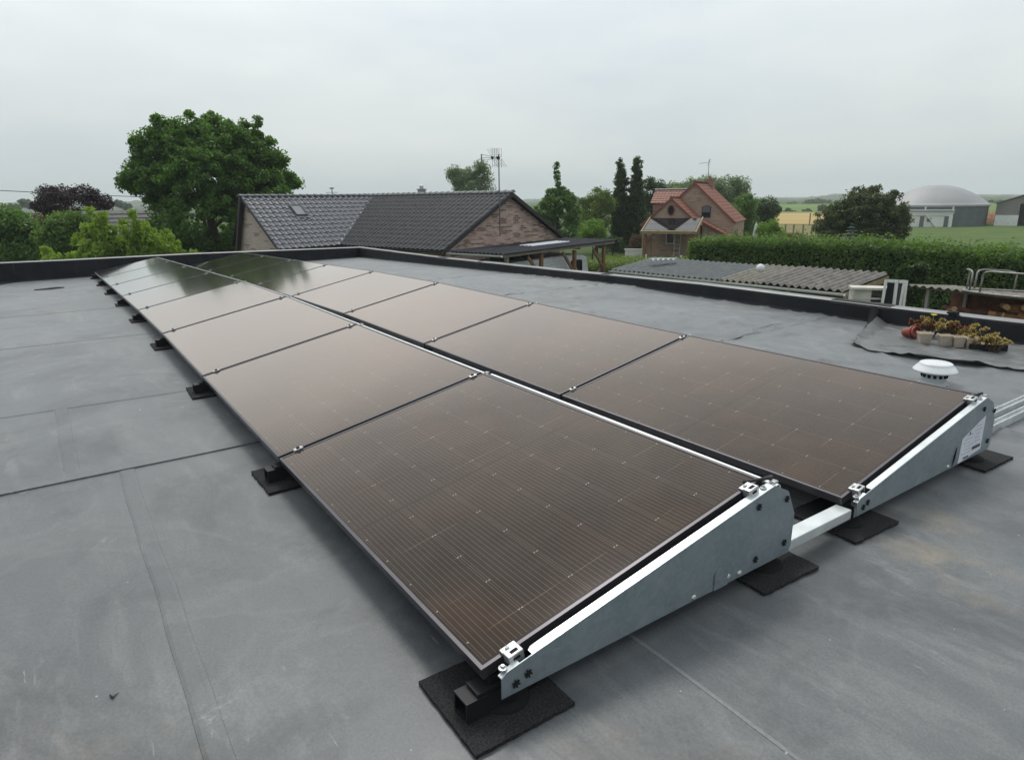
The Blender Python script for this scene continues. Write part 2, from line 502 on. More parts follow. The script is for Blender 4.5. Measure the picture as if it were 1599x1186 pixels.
mat('log_wood', (0.44, 0.22, 0.095), (0.20, 0.095, 0.042), rough=0.8, scale=7)
mat('log_end', (0.55, 0.38, 0.20), (0.40, 0.24, 0.11), rough=0.8, scale=14)
mat('log_dark', (0.19, 0.085, 0.055), (0.09, 0.042, 0.030), rough=0.85, scale=7)
mat('terracotta', (0.30, 0.072, 0.050), (0.22, 0.048, 0.036), rough=0.55, scale=9)
mat('pot_beige', (0.46, 0.40, 0.32), (0.36, 0.31, 0.24), rough=0.6, scale=12)
mat('pot_soil', (0.42, 0.33, 0.17), (0.30, 0.22, 0.11), rough=0.95, scale=60, bs=(90, 0.8, 0.01))
mat('bark', (0.09, 0.07, 0.052), (0.05, 0.04, 0.03), rough=0.9, scale=9, bs=(20, 0.6, 0.02))
mat('cable_black', (0.02, 0.02, 0.022), rough=0.6)
mat('antenna_metal', (0.16, 0.165, 0.17), (0.11, 0.115, 0.12), rough=0.45, metal=0.5, scale=10)
mat('lawn', (0.070, 0.105, 0.026), (0.045, 0.075, 0.020), rough=0.95, spec=0.1, scale=1.2, detail=8)
mat('pasture', (0.105, 0.150, 0.044), (0.070, 0.115, 0.034), rough=0.95, spec=0.1, scale=0.35, detail=9)
mat('rough_pasture', (0.20, 0.180, 0.075), (0.150, 0.150, 0.060), rough=0.95, spec=0.1, scale=0.25, detail=9)
mat('wheat', (0.42, 0.315, 0.135), (0.37, 0.280, 0.115), rough=0.95, spec=0.1, scale=0.08, detail=6)
mat('far_crop', (0.13, 0.20, 0.055), (0.11, 0.17, 0.05), rough=0.95, spec=0.1, scale=0.02)
mat('hill_land', (0.035, 0.055, 0.030), (0.10, 0.12, 0.055), rough=0.95, spec=0.1, scale=0.006, lo=0.48, hi=0.60)
mat('cloth_white', (0.70, 0.72, 0.76), (0.62, 0.64, 0.68), rough=0.8, scale=5)
brick_mat('brick_mixed', (0.40, 0.245, 0.195), (0.56, 0.42, 0.36), (0.46, 0.40, 0.36), bw=0.24, bh=0.075, dark=(0.12, 0.062, 0.048), darkness=0.27, mw_=0.009)
brick_mat('brick_pale', (0.46, 0.355, 0.315), (0.52, 0.42, 0.38), (0.47, 0.42, 0.39), dark=(0.16, 0.09, 0.07), darkness=0.10)
brick_mat('brick_red', (0.275, 0.145, 0.108), (0.34, 0.20, 0.155), (0.32, 0.26, 0.22), dark=(0.12, 0.06, 0.045), darkness=0.08)
brick_mat('brick_grey', (0.335, 0.215, 0.155), (0.405, 0.285, 0.215), (0.34, 0.29, 0.25), dark=(0.13, 0.09, 0.075), darkness=0.08)
leaf_mat('leaf_walnut', (0.030, 0.068, 0.014), (0.080, 0.162, 0.034), (0.210, 0.320, 0.080), trans=0.5)
leaf_mat('leaf_purple', (0.016, 0.006, 0.010), (0.028, 0.010, 0.016), (0.050, 0.016, 0.022), trans=0.18)
leaf_mat('leaf_bush', (0.056, 0.100, 0.032), (0.110, 0.180, 0.056), (0.190, 0.270, 0.088), trans=0.45)
leaf_mat('leaf_lime', (0.128, 0.203, 0.033), (0.210, 0.300, 0.051), (0.300, 0.390, 0.075), trans=0.35)
leaf_mat('leaf_willow', (0.105, 0.145, 0.085), (0.150, 0.200, 0.120), (0.220, 0.275, 0.165), trans=0.4)
leaf_mat('leaf_dark', (0.026, 0.048, 0.018), (0.048, 0.084, 0.028), (0.095, 0.145, 0.046), trans=0.35)
leaf_mat('leaf_mid', (0.050, 0.098, 0.028), (0.100, 0.180, 0.052), (0.190, 0.290, 0.085), trans=0.45)
leaf_mat('leaf_yellowgreen', (0.090, 0.135, 0.033), (0.135, 0.188, 0.045), (0.210, 0.247, 0.063), trans=0.3)
leaf_mat('leaf_bright', (0.098, 0.180, 0.024), (0.150, 0.262, 0.036), (0.225, 0.330, 0.054), trans=0.35)
leaf_mat('leaf_hedge', (0.034, 0.068, 0.015), (0.098, 0.170, 0.036), (0.220, 0.320, 0.080), trans=0.44)
mat('hedge_inner_shade', (0.012, 0.016, 0.008), rough=0.95, spec=0.05)  # shade between the leaves put into a near-black colour
leaf_mat('leaf_olive', (0.042, 0.056, 0.024), (0.072, 0.094, 0.038), (0.120, 0.150, 0.058), trans=0.30)
leaf_mat('needle_blue', (0.13, 0.19, 0.20), (0.18, 0.25, 0.265), (0.25, 0.33, 0.345), trans=0.15)
leaf_mat('leaf_brown', (0.09, 0.055, 0.03), (0.14, 0.090, 0.045), (0.20, 0.14, 0.07), trans=0.2)
leaf_mat('grass_blades', (0.128, 0.188, 0.042), (0.188, 0.247, 0.060), (0.285, 0.307, 0.105), trans=0.35)
leaf_mat('succulent_green', (0.24, 0.185, 0.065), (0.38, 0.29, 0.11), (0.48, 0.37, 0.17), trans=0.15)
leaf_mat('succulent_red', (0.12, 0.050, 0.028), (0.20, 0.085, 0.045), (0.34, 0.19, 0.09), trans=0.15)
leaf_mat('petal_yellow', (0.75, 0.60, 0.02), (0.8, 0.68, 0.03), trans=0.3)


# ------------------------------------------------------------------ mesh tools
class MB:
    """collects shapes and links them as ONE mesh object"""

    def __init__(self):
        self.v, self.f, self.m = [], [], []

    def add(self, vs, fs, mi=0):
        o = len(self.v)
        self.v += [tuple(p) for p in vs]
        self.f += [tuple(i + o for i in q) for q in fs]
        self.m += [mi] * len(fs)
        return self

    def box(self, c, s, mi=0, rot=None):
        hx, hy, hz = s[0] / 2, s[1] / 2, s[2] / 2
        P = [Vector((x, y, z)) for z in (-hz, hz) for y in (-hy, hy) for x in (-hx, hx)]
        if rot is not None:
            P = [rot @ p for p in P]
        c = Vector(c)
        return self.add([p + c for p in P], [(0, 2, 3, 1), (4, 5, 7, 6), (0, 1, 5, 4), (2, 6, 7, 3), (0, 4, 6, 2), (1, 3, 7, 5)], mi)

    def rbox(self, c, s, r, mi=0, rot=None):
        """box with chamfered edges"""
        bm = bmesh.new()
        bmesh.ops.create_cube(bm, size=1.0)
        bmesh.ops.scale(bm, vec=s, verts=bm.verts)
        bmesh.ops.bevel(bm, geom=bm.edges[:], offset=r, segments=2, affect='EDGES', profile=0.6)
        M3 = rot if rot is not None else Matrix.Identity(3)
        c = Vector(c)
        bm.verts.index_update()
        self.add([M3 @ v.co + c for v in bm.verts], [[v.index for v in f.verts] for f in bm.faces], mi)
        bm.free()
        return self

    def bar(self, a, b, w, h=None, mi=0, up=Vector((0, 0, 1))):
        a, b = Vector(a), Vector(b)
        h = h or w
        d = (b - a)
        L = d.length
        d.normalize()
        x = d.cross(up)
        if x.length < 1e-4:
            x = d.cross(Vector((0, 1, 0)))
        x.normalize()
        z = x.cross(d)
        R3 = Matrix((x, d, z)).transposed()
        return self.box((a + b) / 2, (w, L, h), mi, R3)

    def tube(self, pts, r, n=8, mi=0, cap=True):
        pts = [Vector(p) for p in pts]
        rs = r if isinstance(r, (list, tuple)) else [r] * len(pts)
        ring = []
        prev = None
        for i, p in enumerate(pts):
            d = (pts[min(i + 1, len(pts) - 1)] - pts[max(i - 1, 0)]).normalized()
            if prev is None:
                x = d.cross(Vector((0, 0, 1)))
                if x.length < 1e-3:
                    x = d.cross(Vector((1, 0, 0)))
            else:
                x = prev - d * prev.dot(d)
            x.normalize()
            prev = x
            y = d.cross(x)
            ring.append([p + rs[i] * (math.cos(2 * math.pi * k / n) * x + math.sin(2 * math.pi * k / n) * y) for k in range(n)])
        vs = [q for rg in ring for q in rg]
        fs = [(i * n + k, i * n + (k + 1) % n, (i + 1) * n + (k + 1) % n, (i + 1) * n + k) for i in range(len(pts) - 1) for k in range(n)]
        if cap:
            fs.append(tuple(range(n - 1, -1, -1)))
            fs.append(tuple((len(pts) - 1) * n + k for k in range(n)))
        return self.add(vs, fs, mi)

    def lathe(self, prof, n=24, c=(0, 0, 0), mi=0, closed=False):
        c = Vector(c)
        vs = [c + Vector((r * math.cos(2 * math.pi * k / n), r * math.sin(2 * math.pi * k / n), z)) for r, z in prof for k in range(n)]
        fs = [(i * n + k, i * n + (k + 1) % n, (i + 1) * n + (k + 1) % n, (i + 1) * n + k) for i in range(len(prof) - 1) for k in range(n)]
        return self.add(vs, fs, mi)

    def prism(self, poly, d, mi=0):
        """polygon (3-D points) extruded by vector d"""
        P = [Vector(p) for p in poly]
        d = Vector(d)
        n = len(P)
        fs = [tuple(range(n)), tuple(range(2 * n - 1, n - 1, -1))]
        fs += [(i, i + n, (i + 1) % n + n, (i + 1) % n) for i in range(n)]
        return self.add(P + [p + d for p in P], fs, mi)

    def grid(self, fn, nu, nv, mi=0):
        vs = [fn(i / nu, j / nv) for j in range(nv + 1) for i in range(nu + 1)]
        fs = [(j * (nu + 1) + i, j * (nu + 1) + i + 1, (j + 1) * (nu + 1) + i + 1, (j + 1) * (nu + 1) + i) for j in range(nv) for i in range(nu)]
        return self.add(vs, fs, mi)

    def build(self, name, mats, parent=None, smooth=False, fixn=True):
        if isinstance(mats, str):
            mats = [mats]
        me = bpy.data.meshes.new(name)
        me.from_pydata(self.v, [], self.f)
        for q in mats:
            me.materials.append(MATS[q])
        if len(mats) > 1:
            me.polygons.foreach_set('material_index', self.m)
        if fixn:
            bm = bmesh.new()
            bm.from_mesh(me)
            bmesh.ops.recalc_face_normals(bm, faces=bm.faces)
            bm.to_mesh(me)
            bm.free()
        if smooth:
            me.polygons.foreach_set('use_smooth', [True] * len(me.polygons))
        me.update()
        uvm = me.uv_layers.new(name='UVMap')
        for p in me.polygons:
            n = p.normal
            if abs(n.z) > 0.97:
                t, bt = Vector((1, 0, 0)), Vector((0, 1, 0))
            else:
                t = Vector((-n.y, n.x, 0)).normalized()
                bt = n.cross(t)
            for li in p.loop_indices:
                co = me.vertices[me.loops[li].vertex_index].co
                uvm.data[li].uv = (co.dot(t), co.dot(bt))
        o = bpy.data.objects.new(name, me)
        COL.objects.link(o)
        if parent:
            o.parent = parent
        return o


def tag(o, label=None, cat=None, group=None, kind=None):
    for k, v in (('label', label), ('category', cat), ('group', group), ('kind', kind)):
        if v:
            o[k] = v
    return o


def thing(name, label, cat, loc=(0, 0, 0), rot=(0, 0, 0), group=None):
    o = bpy.data.objects.new(name, None)
    o.empty_display_size = 0.2
    COL.objects.link(o)
    o.location = loc
    o.rotation_euler = rot if not isinstance(rot, (int, float)) else (0, 0, rot)
    return tag(o, label, cat, group)


def copy_tree(o, parent=None):
    c = o.copy()
    COL.objects.link(c)
    c.parent = parent
    for ch in list(o.children):
        copy_tree(ch, c)
    return c


ORD = ['first', 'second', 'third', 'fourth', 'fifth', 'sixth', 'seventh', 'eighth', 'ninth']
ROW = ('plain plated', 'paper labelled')

# ================================================================== THE FLAT ROOF
building = thing('flat_roof_building', 'building with a grey membrane flat roof and dark low parapets, carrying the solar panels', 'building', (0, 0, 0))
X0, X1, Y0 = -4.2, 6.06, -4.0
WA, WB = Vector((-4.3, 14.0)), Vector((6.09, 15.52))          # foot of the rear parapet


def wall_y(x):
    return WA.y + (x - WA.x) / (WB.x - WA.x) * (WB.y - WA.y)


def roof_h(x, y):
    n = mnoise.noise(Vector((x * 0.9, y * 0.7, 3.1))) * 0.0022
    # wrinkles of loose membrane in the strip along the right parapet
    wmask = max(0.0, min(1.0, (x - 2.9) / 0.6)) * max(0.0, min(1.0, (9.5 - y) / 2.0))
    w = mnoise.noise(Vector((x * 2.2 + y * 1.6, (y - x) * 0.55, 0.3)))
    w = max(0.0, 0.16 - abs(w)) * 0.15 * wmask * (0.5 + 0.5 * mnoise.noise(Vector((x * 0.8, y * 0.6, 9.0))))
    w2 = mnoise.noise(Vector((x * 1.3 - y * 3.4, x * 2.1 + y * 0.4, 4.3)))
    w += max(0.0, 0.10 - abs(w2)) * 0.16 * wmask
    return rz(y) + n + w


mb = MB()
NX, NY = 230, 330
mb.grid(lambda a, b: (X0 + a * (X1 - X0), Y0 + b * (wall_y(X0 + a * (X1 - X0)) - Y0 + 0.01), roof_h(X0 + a * (X1 - X0), Y0 + b * (wall_y(X0 + a * (X1 - X0)) - Y0))), NX, NY)
mb.build('roof_membrane', 'roof_membrane', building, smooth=True)


def strip(x0, y0, x1, y1, w, h=0.004, wob=0.004, seed=0, bow=0):
    """a welded strip of membrane lying on the roof"""
    L = math.hypot(x1 - x0, y1 - y0)
    n = max(4, int(L / 0.12))
    dx, dy = (x1 - x0) / L, (y1 - y0) / L
    px, py = -dy, dx
    m = MB()
    prof = [(-0.5, 0.0), (-0.45, 0.45), (-0.30, 1.0), (0.30, 1.0), (0.45, 0.45), (0.5, 0.0)]
    vs = []
    for i in range(n + 1):
        t = i / n
        o = wob * mnoise.noise(Vector((i * 0.3, seed * 7.1, 0))) * 2
        for a, k in prof:
            x = x0 + (x1 - x0) * t + px * (a * w + o)
            y = y0 + (y1 - y0) * t + py * (a * w + o)
            vs.append((x, y, roof_h(x, y) + h * k + (0.0008 if k else -0.003)))
    q = len(prof)
    fs = [(i * q + k, i * q + k + 1, (i + 1) * q + k + 1, (i + 1) * q + k) for i in range(n) for k in range(q - 1)]
    m.add(vs, fs)
    return m.build('seam_strip', 'seam_membrane', building)


strip(-0.585, -4.0, -0.575, 2.33, 0.070, 0.003, seed=1)
strip(-0.79, 2.37, -0.80, 3.70, 0.07, 0.002, seed=2)
strip(-4.2, 3.78, 1.3, 3.62, 0.05, 0.002, seed=3)
strip(-4.2, 6.03, 6.05, 6.0, 0.05, 0.002, seed=4)
strip(-4.2, 8.5, 6.05, 8.6, 0.05, 0.002, seed=5)
strip(-4.2, 11.3, 6.05, 11.9, 0.05, 0.002, seed=6)
strip(2.9, 2.45, 6.05, 2.62, 0.13, 0.004, seed=7)
o = strip(0.545, -4.0, 0.53, 1.0, 0.014, 0.0012, wob=0.003, seed=8)
o.data.materials.clear()
o.data.materials.append(MATS['scuffed_seam'])
# the open lap seam: an upper sheet ending in a small step
mb = MB()
n = 90
vs = []
for i in range(n + 1):
    x = -4.2 + 5.5 * i / n
    y = 2.335 + 0.006 * mnoise.noise(Vector((x * 2, 0, 0)))
    vs += [(x, y, roof_h(x, y) + 0.0075), (x, y - 0.0015, roof_h(x, y) - 0.002), (x, y + 0.16, roof_h(x, y + .16) + 0.0006)]
fs = []
for i in range(n):
    a, b = i * 3, i * 3 + 3
    fs += [(a, b, b + 1, a + 1), (a + 2, b + 2, b, a)]
mb.add(vs, fs)
mb.build('lap_seam', 'roof_membrane', building)


# parapets
def interp(x, pts):
    for (a, fa), (b, fb) in zip(pts, pts[1:]):
        if x <= b:
            return fa + (fb - fa) * (x - a) / (b - a)
    return pts[-1][1]


PT = [(-6, 0.215), (0.8, 0.206), (1.4, 0.200), (4.3, 0.212), (7.4, 0.165), (10.9, 0.125), (16.5, 0.120)]


def right_section(y):
    zt, zb = interp(y, PT), rz(y) - 0.01
    x = 6.05
    return [(x - 0.03, zb), (x - 0.004, zb + 0.035), (x + 0.004, zt - 0.03), (x + 0.012, zt - 0.010), (x + 0.03, zt), (x + 0.135, zt + 0.003), (x + 0.152, zt - 0.010), (x + 0.155, zt - 0.10), (x + 0.155, G)]


mb = MB()
ys = [Y0 + (15.78 - Y0) * i / 90 for i in range(91)]
vs, fs, mi = [], [], []
for y in ys:
    for x, z in right_section(y):
        w = 0.004 * mnoise.noise(Vector((y * 1.7, z * 6, x))) if z > G else 0
        vs.append((x + w, y, z + (w if z > 0.1 else 0)))
q = 9
for i in range(90):
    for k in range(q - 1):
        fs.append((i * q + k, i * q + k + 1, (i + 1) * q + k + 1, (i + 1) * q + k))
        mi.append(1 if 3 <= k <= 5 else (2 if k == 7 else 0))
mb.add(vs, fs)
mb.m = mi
mb.build('parapet', ['parapet_membrane', 'parapet_lit_top', 'concrete_wall'], building, smooth=False)

BT = [(-4.4, 0.30), (-1.44, 0.257), (-0.44, 0.240), (1.93, 0.216), (6.09, 0.122), (6.4, 0.122)]
nrm = Vector((-(WB.y - WA.y), WB.x - WA.x)).normalized()
mb = MB()
vs, fs, mi = [], [], []
nseg = 60
for i in range(nseg + 1):
    x = WA.x + (6.20 - WA.x) * i / nseg
    y = wall_y(x)
    zt, zb = interp(x, BT), rz(y) - 0.01
    for d, z in [(-0.03, zb), (-0.004, zb + 0.035), (0.004, zt - 0.025), (0.012, zt - 0.008), (0.03, zt), (0.20, zt + 0.003), (0.225, zt - 0.012), (0.23, zt - 0.12), (0.23, G)]:
        vs.append((x + nrm.x * d, y + nrm.y * d, z))
for i in range(nseg):
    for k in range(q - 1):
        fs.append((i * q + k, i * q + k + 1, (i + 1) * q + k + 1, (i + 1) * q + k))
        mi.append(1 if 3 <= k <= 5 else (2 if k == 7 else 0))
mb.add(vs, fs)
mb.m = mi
mb.build('parapet', ['parapet_membrane', 'parapet_lit_top', 'concrete_wall'], building)
# kink of the upstand at the left end
mb = MB()
mb.prism([(-1.22, wall_y(-1.22) - 0.0, rz(14.3)), (-4.0, wall_y(-4.0) - 0.02, rz(14)), (-4.0, 12.0, rz(12)), (-1.55, 13.9, rz(13.9))], (0, 0, 0.012))
mb.build('membrane_overlap', 'parapet_membrane', building)
# left parapet, outside the frame, and the walls below
mb = MB()
mb.box((X0 - 0.1, (Y0 + 14.0) / 2, 0.05), (0.2, 14.0 - Y0, 0.34))
mb.build('parapet', 'parapet_membrane', building)
mb = MB()
mb.box((1.0, Y0 - 0.1, G / 2), (10.5, 0.16, -G - 0.1))
mb.box((X0 - 0.1, (Y0 + 14.0) / 2, G / 2 - 0.1), (0.16, 14.0 - Y0 - 0.1, -G - 0.2))
mb.build('wall', 'concrete_wall', building)
# membrane joints on the parapet faces (darker overlapping pieces)
for ya, yb in ((1.98, 2.60), (6.05, 6.22), (9.6, 9.72), (10.95, 11.30)):
    mb = MB()
    vs = []
    for y in (ya, yb):
        s = right_section(y)
        vs += [(s[0][0] - 0.004, y, s[0][1] + 0.012), (s[1][0] - 0.004, y, s[1][1]), (s[2][0] - 0.004, y, s[2][1]), (s[4][0] - 0.002, y, s[4][1] + 0.004), (s[5][0], y, s[5][1] + 0.004)]
    mb.add(vs, [(k, k + 1, k + 6, k + 5) for k in range(4)])
    mb.build('parapet_patch', 'parapet_membrane', building)

# ================================================================== SOLAR ARRAY
PL, PW, PH = 1.722, 1.134, 0.033
PITCHY = 1.745
TILT = 0.2012
ROWX = (0.0, 1.660)
ZLOW = 0.127
fr = MB()
lip = 0.011
fr.box((lip / 2, PL / 2, -PH / 2), (lip, PL, PH))
fr.box((PW - lip / 2, PL / 2, -PH / 2), (lip, PL, PH))
fr.box((PW / 2, lip / 2, -PH / 2 - 0.0002), (PW - 2 * lip, lip, PH - 0.0004))
fr.box((PW / 2, PL - lip / 2, -PH / 2 - 0.0002), (PW - 2 * lip, lip, PH - 0.0004))
gl = MB()
gl.box((PW / 2, PL / 2, -0.0045), (PW - 2 * lip, PL - 2 * lip, 0.005))
proto = thing('solar_panel', 'x', 'solar panel')
fr.build('frame', 'panel_frame', proto)
gl.build('glass', 'photovoltaic_glass', proto)


def panel_matrix(r, k):
    y0 = k * PITCHY
    a = Vector((ROWX[r], y0, rz(y0) + ZLOW))
    b = Vector((ROWX[r], y0 + PL, rz(y0 + PL) + ZLOW))
    if k == 0:
        a.z += 0.010
    ey = (b - a).normalized()
    ex = Vector((math.cos(TILT), 0, math.sin(TILT)))
    ez = ex.cross(ey).normalized()
    ex = ey.cross(ez)
    M = Matrix((ex, ey, ez)).transposed().to_4x4()
    M.translation = a
    return M


SIDE = ('left', 'right')
first = True
for r in (0, 1):
    for k in range(8):
        o = proto if first else copy_tree(proto)
        first = False
        o.matrix_world = panel_matrix(r, k)
        pos = 'directly behind the side plate' if k == 0 else ('last one by the rear parapet' if k == 7 else '%s from the side plate' % ORD[k])
        tag(o, 'solar panel, %s, in the row with the %s' % (pos, ('plain side plate', 'paper labelled plate')[r]), 'solar panel', 'solar panels in two rows')

# --- clamps
clamp = MB()
clamp.rbox((0, 0, 0.003), (0.042, 0.025, 0.006), 0.002)
clamp.box((0, 0, -0.012), (0.046, 0.014, 0.022))
clamp.lathe([(0.0, 0.0125), (0.0075, 0.0125), (0.0085, 0.0085), (0.0085, 0.007)], 10, (0, 0, 0), 1)
cm = clamp.build('panel_clamp', ['clamp_aluminium', 'black_plastic'])
firstc = True
for r in (0, 1):
    for k in range(1, 8):
        for s, nm in ((0.095, 'low'), (PW - 0.062, 'high')):
            o = cm if firstc else cm.copy()
            if not firstc:
                COL.objects.link(o)
            firstc = False
            M = panel_matrix(r, k)
            o.matrix_world = M @ Matrix.Translation((s, -0.0115, 0.0015))
            tag(o, 'silver clamp, %s edge, %s joint behind the side plate %s' % (nm, ORD[k - 1], ('without label', 'with paper label')[r]), 'panel clamp', 'clamps between the solar panels')
# end clamps: taller silver blocks with slots
ec = MB()
ec.rbox((0, -0.017, -0.006), (0.055, 0.034, 0.034), 0.004)
ec.rbox((0, 0.004, 0.004), (0.055, 0.028, 0.008), 0.002)
ec.box((0.0, -0.0345, -0.004), (0.024, 0.002, 0.009), 1)
ec.box((0.002, -0.019, 0.0115), (0.026, 0.012, 0.0015), 1)
ec.lathe([(0, 0.0155), (0.006, 0.0155), (0.0075, 0.011)], 10, (-0.006, 0.004, 0), 2)
ec.box((0.012, -0.020, -0.032), (0.030, 0.018, 0.030))
ecm = ec.build('end_clamp', ['clamp_aluminium', 'black_hole', 'vent_grey'])
fe = True
for r in (0, 1):
    for s, nm in ((0.090, 'low corner'), (PW - 0.075, 'high corner')):
        o = ecm if fe else ecm.copy()
        if not fe:
            COL.objects.link(o)
        fe = False
        o.matrix_world = panel_matrix(r, 0) @ Matrix.Translation((s, -0.001, 0.001)) @ Matrix.Scale(0.86, 4)
        tag(o, 'silver end clamp at the %s of the side plate %s' % (nm, ('without label', 'with paper label')[r]), 'panel clamp', 'end clamps at the front edge')

# --- rubber mats
def mat_mesh(seed, ragged):
    rnd = random.Random(seed)
    m = MB()
    n = 22
    pts = []
    for (ax, ay, bx, by) in ((-.15, -.15, .15, -.15), (.15, -.15, .15, .15), (.15, .15, -.15, .15), (-.15, .15, -.15, -.15)):
        for i in range(n):
            t = i / n
            j = rnd.uniform(-1, 1) * ragged
            x, y = ax + (bx - ax) * t, ay + (by - ay) * t
            if ax == bx:
                x += j
            else:
                y += j
            pts.append((x, y, 0.0))
    m.prism(pts, (0, 0, 0.011))
    return m.build('rubber_mat', 'rubber_granulate')


mats3 = [mat_mesh(1, 0.0012), mat_mesh(2, 0.0022), mat_mesh(3, 0.003)]
used = set()
for r in (0, 1):
    for k in range(9):
        for xs, nm in ((0.065 if r == 0 else 0.098, 'low'), (1.19 if r == 0 else 1.24, 'high')):
            if nm == 'high' and k > 0:
                continue
            if r == 1 and k > 0:
                continue
            i = (k * 2 + (nm == 'high') + r) % 3
            o = mats3[i] if i not in used else mats3[i].copy()
            if i in used:
                COL.objects.link(o)
            used.add(i)
            y = k * PITCHY + (0.038 if k else 0.04)
            x = ROWX[r] + xs
            o.location = (x, y, rz(y) + 0.002)
            o.rotation_euler = (math.atan(0.0103 if y < 6 else -0.0207), 0, random.uniform(-0.04, 0.04))
            if k == 0:
                lb = {(0, 'low'): 'black rubber mat at the front corner, under the low end of the plain side plate', (0, 'high'): 'black rubber mat under the tall end of the plain side plate', (1, 'low'): 'black rubber mat beside the bright bar, under the low end of the labelled plate', (1, 'high'): 'black rubber mat under the tall end of the side plate with paper label'}[(r, nm)]
            else:
                lb = 'black rubber mat poking out beside the low panel edge, %s from the plain side plate' % ORD[k]
            tag(o, lb, 'rubber mat', 'rubber mats under the supports')

# --- support rails with black end feet, one per joint, running under both rows
def make_support():
    root = thing('support_rail', 'x', 'support rail')
    for xc in (0.62, 2.27):
        m = MB()
        m.box((xc, 0, 0.044), (1.15 if xc < 1 else 1.12, 0.044, 0.038))
        m.build('rail', 'bright_aluminium', root)
    w, h, t = 0.064, 0.056, 0.006
    for x0 in (-0.055, 1.605):                           # hollow black end pieces
        f = MB()
        L = 0.13
        f.box((x0 + L / 2, -w / 2 + t / 2, 0.043), (L, t, h))
        f.box((x0 + L / 2, w / 2 - t / 2, 0.043), (L, t, h))
        f.box((x0 + L / 2, 0, 0.043 + h / 2 - t / 2), (L, w - 2 * t, t))
        f.box((x0 + L / 2, 0, 0.043 - h / 2 + t / 2), (L, w - 2 * t, t))
        f.box((x0 + L * 0.75, 0, 0.043), (L * 0.4, w - 2 * t, h - 2 * t))
        f.build('end_foot', 'black_plastic', root)
    for x0 in (0.075, 1.19, 1.735, 2.86):
        p = MB()
        p.lathe([(0.0, 0.026), (0.050, 0.026), (0.066, 0.020), (0.070, 0.012), (0.0, 0.012)], 24, (x0, 0, 0))
        p.build('foot_disc', 'black_rubber', root, smooth=False)
    for x0 in (0.0, 1.66):
        b = MB()
        b.box((x0 + 0.03, 0, 0.0765), (0.10, 0.055, 0.009))
        b.box((x0 + 0.05, 0, 0.092), (0.05, 0.03, 0.022))
        b.build('low_bracket', 'black_plastic', root)
        b = MB()
        b.box((x0 + 1.10, 0, 0.185), (0.012, 0.05, 0.244))
        b.box((x0 + 1.08, 0, 0.306), (0.06, 0.05, 0.006))
        b.build('high_bracket', 'black_plastic', root)
    return root


sup = make_support()
for k in range(9):
    o = sup if k == 0 else copy_tree(sup)
    y = k * PITCHY + (0.022 if k else 0.015)
    o.location = (0, y, rz(y))
    tag(o, 'silver support rail with black end foot under both rows, %s' % ('directly behind the side plates' if k == 0 else ORD[k] + ' from the side plates' if k < 8 else 'last one by the rear parapet'), 'support rail', 'support rails under the panel joints')

# bright bar linking the two rows at the front, and the long rails leaving to the right
mb = MB()
mb.rbox((1.445, -0.013, 0.085), (0.43, 0.062, 0.040), 0.004)
o = mb.build('connecting_bar', 'bright_aluminium')
tag(o, 'short bright aluminium bar bridging the gap between the two rows of panels', 'metal bar')


def slotted_rail(x0, x1, y, label, z=0.02):
    t = thing('slotted_rail', label, 'metal rail', (x0, y, rz(y)), 0, 'long slotted rails on the roof')
    m = MB()
    L = x1 - x0
    m.box((L / 2, 0, 0.014), (L, 0.040, 0.024))
    m.box((L / 2, -0.0175, 0.036), (L, 0.005, 0.020))
    m.box((L / 2, 0.0175, 0.036), (L, 0.005, 0.020))
    m.build('channel', 'bright_aluminium', t)
    m = MB()
    for i in range(int(L / 0.06)):
        m.box((0.03 + i * 0.06, 0, 0.0265), (0.036, 0.012, 0.0015))
    m.build('slots', 'black_hole', t)
    return t


slotted_rail(2.72, 5.6, 0.115, 'long slotted aluminium rail leaving the labelled side plate, the one nearer that plate')
slotted_rail(2.72, 5.6, 0.20, 'long slotted aluminium rail leaving the labelled side plate, the one nearer the white vent')
slotted_rail(1.30, 1.58, 0.20, 'short slotted aluminium rail in the dark gap behind the bright bar')

